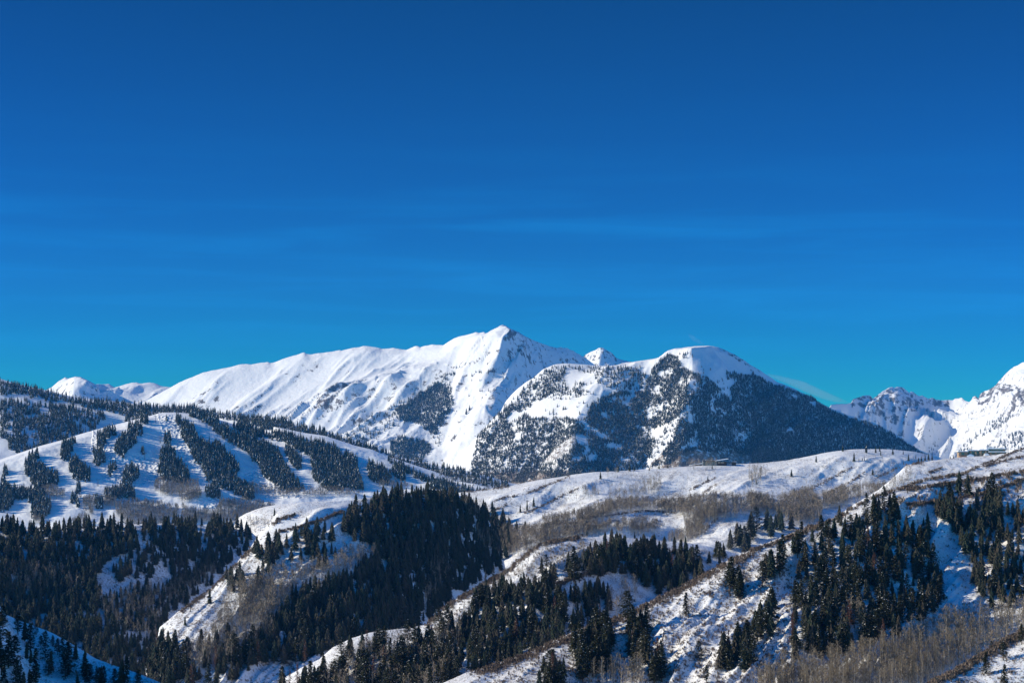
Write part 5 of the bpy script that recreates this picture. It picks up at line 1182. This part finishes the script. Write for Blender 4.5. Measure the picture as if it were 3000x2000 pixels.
def amark(px, py): return min(AM, key=lambda m: (m[0] - px) ** 2 + 1.5 * (m[1] - py) ** 2)[2]
am_ = {}
for t_ in indiv: am_.setdefault(amark(t_[1][4], t_[1][5]), []).append(t_)
aex = {}
for k_, v_ in am_.items():
    if len(v_) < 3: continue
    for word, key in (('leftmost', lambda t: t[1][4]), ('rightmost', lambda t: -t[1][4])):
        m_ = min([t for t in v_ if id(t[1]) not in aex], key=key, default=None)
        if m_: aex[id(m_[1])] = word
for s_, q, g in indiv:
    x, y, z, h, px, py = q
    size = 'tall' if h > 10.3 else ('middling' if h > 8.8 else 'short'); w_ = aex.get(id(q))
    plant('aspen', x, y, z, h, (w_ + ' ' if w_ else '') + f'{size} bare pale aspen ' + amark(px, py), 'aspen', 'bare aspens ' + amark(px, py), wm=rs.uniform(.8, 1.2))
rem = np.array([q[1] for q in ap if id(q) not in ids])
print('aspens', len(indiv), len(rem))
wood('aspen_woods', rows_aspen + [rem], ASP, M_ASP, 'bands of bare tan aspens on the snowy hillsides', 'aspen wood', seed=19)

# ---- brush ----------------------------------------------------------
SH = [shrub_tpl(500 + s) for s in range(6)]
def along(L, lines, per_px, w, h0, h1, seed=0):
    g = np.random.default_rng(70 + seed); out = []
    for l in lines:
        for i in range(len(l) - 1):
            (x1, y1), (x2, y2) = l[i][:2], l[i + 1][:2]
            n = int(math.hypot(x2 - x1, y2 - y1) * per_px); t = g.uniform(0, 1, n)
            px = x1 + (x2 - x1) * t + g.normal(0, w, n); py = y1 + (y2 - y1) * t + np.abs(g.normal(0, w, n)) * 0.8
            k = (perlin(px / 12, py / 12) > -0.35)
            X_, Y_, Z_, ok = L.hit(px[k], py[k])
            H_ = g.uniform(h0, h1, len(X_))
            out.append(np.stack([X_, Y_, Z_, H_, px[k], py[k]], -1)[ok])
    return np.concatenate(out)
nr_line = Hc((0, 1470), (300, 1365), (600, 1245), (950, 1095), (1300, 970), (1500, 860), (1750, 740), (2000, 600), (2281, 460))
wood('scrub_oak', [
    along(L_white, BR_W, 0.8, 3.2, 0.7, 2.0), along(L_lodge, BR_L, 1.2, 3.5, 0.7, 1.8, 1), along(L_mid, BR_M, 1.8, 5, 0.8, 1.8, 2), along(L_cen, BR_C, 2.2, 6, 0.7, 1.8, 3),
    along(L_near, [nr_line], 2.4, 11, 0.5, 1.3, 4), along(L_near, [I((0, 460), (300, 370), (600, 250), (800, 150)), K((300, 960), (640, 800), (800, 725), (960, 650), (1100, 590), (1320, 520), (1500, 450), (1700, 425), (1870, 390)), K((1350, 670), (1600, 650), (1850, 600), (2050, 560), (2352, 450)), K((1350, 540), (1700, 490), (2000, 450), (2352, 380))], 1.2, 4.5, 0.6, 1.7, 5),
    along(L_corr, [I((1480, 1575), (1750, 1440), (2000, 1280), (2281, 1130))], 4, 12, 0.4, 1.1, 6),
    many(L_near, [Hc((0, 1500), (600, 1260), (1300, 980), (2281, 480), (2281, 1600), (0, 1600)), I((0, 460), (340, 380), (340, 1500), (0, 1500))], 20.0, 0.35, 1.2, gap=0.25, gscale=40),
    many(L_near, [I((600, 260), (2281, 60), (2281, 900), (600, 1300))], 3, 0.4, 1.2),
    many(L_near, [K((1000, 740), (1330, 530), (1700, 450), (2352, 340), (2352, 620), (1400, 680))], 9, 0.8, 2.6, gap=0.3, gscale=30),
    many(L_cen, [Hc((0, 780), (520, 420), (1000, 370), (1200, 640), (600, 760), (0, 1000)), G((1560, 1080), (1760, 920), (2000, 800), (2281, 640), (2281, 800), (1700, 1100))], 14, 0.4, 1.4, gap=0.35, gscale=30),
    many(L_cen, [G((300, 1600), (900, 1260), (1700, 1040), (2281, 800), (2281, 1500), (1500, 1600))], 3, 0.6, 1.5),
    many(L_white, [J((130, 600), (1000, 450), (2352, 340), (2352, 600), (1500, 640), (400, 860)), K((0, 320), (900, 200), (1600, 260), (1200, 480), (0, 600)), J((500, 1060), (1000, 970), (2000, 930), (2352, 800), (2352, 1000), (1000, 1176), (200, 1176))], 7, 0.4, 1.3, gap=0.38, gscale=26),
    many(L_white, [J((1640, 750), (1700, 745), (1700, 775), (1640, 770)), J((1900, 730), (1940, 730), (1940, 760), (1900, 760)), J((1740, 800), (1880, 790), (1900, 860), (1760, 860)), J((1380, 400), (1430, 390), (1430, 410))], 25, 1.0, 2.6),
    many(L_lodge, [K((1300, 340), (2352, 210), (2352, 380), (1300, 520))], 6, 0.4, 1.3, gap=0.4, gscale=26),
    many(L_mid, [E((1330, 1120), (1750, 810), (2000, 600), (2000, 1000), (1400, 1500)), G((-500, 1150), (430, 560), (860, 250), (430, 900), (0, 1500))], 6, 0.4, 1.2, gap=0.35, gscale=30),
    many(L_knoll, [G((0, 200), (490, 70), (940, 50), (850, 200), (400, 400), (60, 400))], 5, 0.4, 1.3, gap=0.4, gscale=20),
    many(L_dark, [E((800, 700), (1250, 250), (1420, 600), (1000, 800))], 6, 0.5, 1.6, gap=0.3),
    many(L_corr, [I((1480, 1600), (2281, 1150), (2281, 1600))], 12, 0.25, 0.8, gap=0.35), many(L_corl, [E((0, 950), (1300, 1568), (0, 1568))], 0.6, 0.3, 0.9)],
    SH, M_BRUSH, 'brown scrub oak and sagebrush dotting the snowy slopes', 'scrub', seed=23)
# ================================================================== buildings and lift
def flat_mat(name, col, rough=0.8, noise=0.25, scale=0.8):
    m, nt, b = mat_new(name)
    n = noise_node(nt, scale, 4); n.location = (0, 0)
    tc_ = nt.nodes.new('ShaderNodeTexCoord'); nt.links.new(tc_.outputs['Object'], n.inputs['Vector'])
    c = mixc(nt, n.outputs[0], tuple(x * (1 - noise) for x in col), tuple(min(1, x * (1 + noise)) for x in col))
    nt.links.new(c, b.inputs['Base Color']); b.inputs['Roughness'].default_value = rough
    return m
M_RSNOW = flat_mat('roof_snow', (0.80, 0.82, 0.85), 0.7, 0.04)
M_STONE = flat_mat('tan_stone', (0.36, 0.27, 0.19), 0.9, 0.35, 1.2)
M_WALLW = flat_mat('dark_wood', (0.09, 0.06, 0.045), 0.8)
M_METAL = flat_mat('dark_metal', (0.05, 0.05, 0.055), 0.5, 0.1)
M_TERRA = flat_mat('rust_wood_base', (0.42, 0.22, 0.14), 0.9, 0.2)
M_GLASS = flat_mat('dark_green_glass', (0.09, 0.14, 0.14), 0.15, 0.2, 0.3)
M_GLASS.node_tree.nodes['Principled BSDF'].inputs['Specular IOR Level'].default_value = 0.8
def hexa(bm, P8):
    vs = [bm.verts.new(p) for p in P8]
    for f in ((0, 3, 2, 1), (4, 5, 6, 7), (0, 1, 5, 4), (1, 2, 6, 5), (2, 3, 7, 6), (3, 0, 4, 7)): bm.faces.new([vs[i] for i in f])
def box(bm, x0, x1, y0, y1, z0, z1, zl=None):
    """box; zl = (lift of the top at x1) for a sloping top"""
    l = zl or 0.0
    hexa(bm, [(x0, y0, z0), (x1, y0, z0 + (l if zl and z1 - z0 < 1.2 else 0)), (x1, y1, z0 + (l if zl and z1 - z0 < 1.2 else 0)), (x0, y1, z0), (x0, y0, z1), (x1, y0, z1 + l), (x1, y1, z1 + l), (x0, y1, z1)])
import bmesh
def part(name, mat, parent, boxes, bevel=0.0):
    bm = bmesh.new()
    for b in boxes: box(bm, *b)
    if bevel: bmesh.ops.bevel(bm, geom=bm.edges[:], offset=bevel, segments=2, affect='EDGES')
    me = bpy.data.meshes.new(name); bm.to_mesh(me); bm.free()
    return link(name, me, mat, parent)
def site(L, px, py, name, label, cat):
    a_, e_ = ae(px, py); Y_ = float(np.interp(a_, L.a, L.Yc)) - 4.0
    o = bpy.data.objects.new(name, None); COL.objects.link(o); o.location = (float(a_) * Y_, Y_, float(e_) * Y_)
    tag(o, label, cat); return o, Y_ / FOC
# glass house on the crest of the long ridge: crop at 5.88 units a pixel
h, mpx = site(L_white, 2085, 1361, 'modern_house', 'low modern house with a glass hall and a tilted snowy roof on the snowy ridge', 'house')
u = mpx / 5.88
def ux(X): return (1900 + X / 5.88 - 2085) * mpx
zb = -1.5
def uz(Y): return (1361 - (1280 + Y / 5.88)) * mpx
part('glass_hall', M_GLASS, h, [(ux(935), ux(1185), 0.0, 7, zb, uz(414))])
fr = [(ux(x) - .12, ux(x) + .12, -.15, -.02, zb, uz(414)) for x in (940, 975, 1010, 1045, 1080, 1115, 1150, 1180)]
part('window_frame', M_METAL, h, fr)
part('hall_roof', M_METAL, h, [(ux(925), ux(1195), -1.4, 8, uz(414), uz(405)), (ux(975), ux(1130), 0.5, 6, uz(405) + .01, uz(397))])
part('roof_snow', M_RSNOW, h, [(ux(985), ux(1120), 0.8, 5.6, uz(397) + .01, uz(393))])
part('right_wing', M_WALLW, h, [(ux(1190), ux(1345), 0.5, 7, zb, uz(418))])
w_ = part('window', flat_mat('warm_window', (0.40, 0.33, 0.24), 0.3), h, [(ux(1196), ux(1235), 0.35, 0.45, uz(452), uz(424)), (ux(1245), ux(1300), 0.35, 0.45, uz(450), uz(422))])
part('window_frame', M_METAL, w_, [(ux(1270) - .06, ux(1270) + .06, .25, .34, uz(450), uz(422))])
part('tilted_roof', M_METAL, h, [(ux(1140), ux(1378), -1.6, 8, uz(420), uz(417), uz(381) - uz(417))])
part('roof_snow', M_RSNOW, h, [(ux(1143), ux(1376), -1.5, 7.9, uz(417) + .02, uz(404), uz(381) - uz(417))], 0.12)
part('low_wing', M_WALLW, h, [(ux(780), ux(925), 1.0, 7, zb, uz(475)), (ux(1440), ux(1510), 2, 6, zb, uz(425))])
part('wing_snow', M_RSNOW, h, [(ux(715), ux(932), -0.6, 7.6, uz(489), uz(482), uz(448) - uz(482)), (ux(1436), ux(1514), 1.6, 6.4, uz(425) + .01, uz(419))], 0.12)
# stone lodge: crop at 6.72
h, mpx = site(L_lodge, 2878, 1338, 'stone_lodge', 'long tan stone lodge with layered snow covered flat roofs on the right ridge', 'lodge')
def vx(X): return (2650 + X / 6.72 - 2878) * mpx
def vz(Y): return (1338 - (1280 + Y / 6.72)) * mpx
b0 = -3.5
part('stone_wall', M_STONE, h, [(vx(1068), vx(1120), 0, 6, b0, vz(293)), (vx(1120), vx(1185), 0.6, 6.01, b0, vz(293)), (vx(1185), vx(1243), 0.01, 6.02, b0, vz(290)),
     (vx(1243), vx(1480), 2.5, 8, b0, vz(272)), (vx(1480), vx(1530), 1.2, 8.1, b0, vz(268)), (vx(1530), vx(1640), 2.0, 8.2, b0, vz(264)), (vx(1640), vx(2000), 3.0, 10, b0, vz(238)), (vx(1670), vx(2005), 0.8, 2.9, b0, vz(298))])
part('stone_pillar', M_STONE, h, [(vx(x), vx(x + 26), 0.3, 1.1, b0, vz(zz)) for x, zz in ((1300, 285), (1400, 290), (1490, 270), (1590, 268), (1690, 302), (1790, 300), (1890, 298), (1980, 296))])
win = [(vx(a), vx(b_), y_, y_ + 0.1, vz(c_), vz(d_)) for a, b_, y_, c_, d_ in ((1126, 1178, 0.48, 345, 300), (1262, 1290, 2.38, 320, 282), (1330, 1392, 2.38, 325, 285), (1430, 1470, 2.38, 322, 280), (1540, 1588, 1.88, 310, 275), (1600, 1636, 1.88, 310, 275), (1660, 1730, 2.88, 258, 244), (1750, 1840, 2.88, 258, 244), (1860, 1950, 2.88, 258, 244), (1720, 1785, .68, 320, 304), (1820, 1885, .68, 320, 303), (1915, 1975, .68, 320, 302))]
for w in win: part('window', M_GLASS, h, [w])
part('snowy_roof', M_RSNOW, h, [(vx(1045), vx(1255), -1.4, 7, vz(290) + .02, vz(272)), (vx(1240), vx(1500), 1.0, 9, vz(270), vz(248)), (vx(1470), vx(1660), 0.2, 9.2, vz(262), vz(238)), (vx(1625), vx(2012), 1.8, 11, vz(236), vz(216)), (vx(1655), vx(2022), -0.4, 2.6, vz(297), vz(278)), (vx(1640), vx(1800), 5, 11, vz(208), vz(196))], 0.18)
part('roof_edge', M_WALLW, h, [(vx(1050), vx(1250), -1.1, 6.9, vz(297), vz(290) + .01), (vx(1245), vx(1495), 1.2, 8.8, vz(278), vz(270) - .01), (vx(1475), vx(1655), 0.4, 9, vz(270), vz(262) - .01), (vx(1630), vx(2006), 2.0, 10.8, vz(243), vz(236) - .01), (vx(1660), vx(2016), -0.2, 2.5, vz(303), vz(297) - .01)])
part('terrace_wall', M_TERRA, h, [(vx(1078), vx(1212), -2.2, -0.2, b0, vz(374))])
part('snow_bank', M_RSNOW, h, [(vx(1222), vx(1372), -1.6, 1.8, b0, vz(345)), (vx(1260), vx(1340), -1.2, 1.6, b0, vz(330)), (vx(1560), vx(1668), -1.0, 1.6, b0, vz(320))], 0.7)
# lift hut on the nose of the ski hill
h, mpx = site(L_skib, 566, 1205, 'lift_station', 'small hut with a white sloping roof at the top of the ski hill', 'hut')
part('wall', M_WALLW, h, [(-4, 5, 0, 6, -2, 3.2)]); part('roof', M_RSNOW, h, [(-5, 6, -1, 7, 3.3, 4.3, 1.6)], 0.2)
# lift towers down the runs
pts_l = [(456, 1236), (470, 1298), (424, 1345), (417, 1372), (287, 1424), (340, 1398)]
M_TOW = flat_mat('galvanised_steel', (0.16, 0.16, 0.17), 0.5, 0.1)
lt = None
names = ['highest ski lift tower under the top of the hill', 'second ski lift tower beside the right hand spruces', 'third ski lift tower on the open run', 'fourth ski lift tower on the open run', 'lowest ski lift tower near the aspens', 'fifth ski lift tower low on the open run']
for i, (px, py) in enumerate(pts_l):
    X_, Y_, Z_, ok = L_ski.hit([px], [py])
    if lt is None:
        lt = bpy.data.objects.new('lift_tower', None); COL.objects.link(lt)
        part('pole', M_TOW, lt, [(-.35, .35, -.35, .35, -2, 11)]); part('crossarm', M_TOW, lt, [(-3.2, 3.2, -.25, .25, 11.01, 11.6)])
        part('sheave_train', M_TOW, lt, [(-3.3, -2.9, -1.6, 1.6, 11.61, 12.1), (2.9, 3.3, -1.6, 1.6, 11.61, 12.1)])
        o = lt
    else:
        o = lt.copy(); COL.objects.link(o)
        for c_ in lt.children: d_ = c_.copy(); COL.objects.link(d_); d_.parent = o
    o.location = (X_[0], Y_[0], Z_[0]); tag(o, names[i] + ', thin grey pole with a crossarm', 'lift tower', 'ski lift towers')
# ---- snow blown off the crests
def plume(name, pts, label, dens):
    """pts: (px, py, half height in px) at the distance of the round mountain's crest"""
    bm = bmesh.new(); rings = []
    for px, py, hh in pts:
        Yc = float(np.interp(px, L_round.px, L_round.Yc)) + 60
        a_, e_ = ae(px, py); x, z = float(a_) * Yc, float(e_) * Yc; r_ = hh / FOC * Yc
        rings.append([bm.verts.new((x, Yc + 2.2 * r_ * math.sin(t), z + r_ * math.cos(t))) for t in np.linspace(0, 2 * math.pi, 12, endpoint=False)])
    for i in range(len(rings) - 1):
        for k in range(12): bm.faces.new([rings[i][k], rings[i][(k + 1) % 12], rings[i + 1][(k + 1) % 12], rings[i + 1][k]])
    bm.faces.new(rings[0][::-1]); bm.faces.new(rings[-1])
    bmesh.ops.recalc_face_normals(bm, faces=bm.faces)
    me = bpy.data.meshes.new(name); bm.to_mesh(me); bm.free()
    m = bpy.data.materials.new('blown_snow'); m.use_nodes = True; nt = m.node_tree; nt.nodes.clear()
    o_ = nt.nodes.new('ShaderNodeOutputMaterial'); v = nt.nodes.new('ShaderNodeVolumePrincipled')
    v.inputs['Color'].default_value = (0.95, 0.97, 1, 1); v.inputs['Density'].default_value = dens
    nt.links.new(v.outputs[0], o_.inputs['Volume'])
    tag(link(name, me, m), label, kind='stuff')
plume('snow_plume', P('X', [(400, 360, 1), (600, 285, 5), (900, 375, 10), (1200, 480, 15), (1500, 610, 14), (1750, 700, 10), (2000, 765, 2)]), 'thin veil of snow blowing off the right shoulder of the round mountain', 0.0035)
plume('snow_wisp', P('P', [(2068, 1013, 1), (2058, 1006, 5), (2044, 998, 8), (2030, 990, 9), (2016, 982, 4)]), 'faint wisp of snow blowing off the round summit', 0.0015)

# ------------------------------------------------------------------ the air
def haze(density):
    x, y0, y1, z0, z1 = 9000.0, -200.0, 17000.0, FLOOR - 6, 1400.0
    V = np.array([(-x, y0, z0), (x, y0, z0), (x, y1, z0), (-x, y1, z0), (-x, y0, z1), (x, y0, z1), (x, y1, z1), (-x, y1, z1)], float)
    f = np.array([0, 3, 2, 1, 4, 5, 6, 7, 0, 1, 5, 4, 1, 2, 6, 5, 2, 3, 7, 6, 3, 0, 4, 7])
    me = new_mesh('haze', V, f, 4, False)
    m = bpy.data.materials.new('air'); m.use_nodes = True
    nt = m.node_tree; nt.nodes.clear()
    o = nt.nodes.new('ShaderNodeOutputMaterial'); v = nt.nodes.new('ShaderNodeVolumePrincipled')
    v.inputs['Color'].default_value = (0.07, 0.38, 0.95, 1)
    v.inputs['Density'].default_value = density
    v.inputs['Anisotropy'].default_value = 0.0
    nt.links.new(v.outputs[0], o.inputs['Volume'])
    ob = link('haze', me, m)
    tag(ob, 'thin blue mountain air', kind='stuff')
HAZE = 2.8e-5
haze(HAZE)
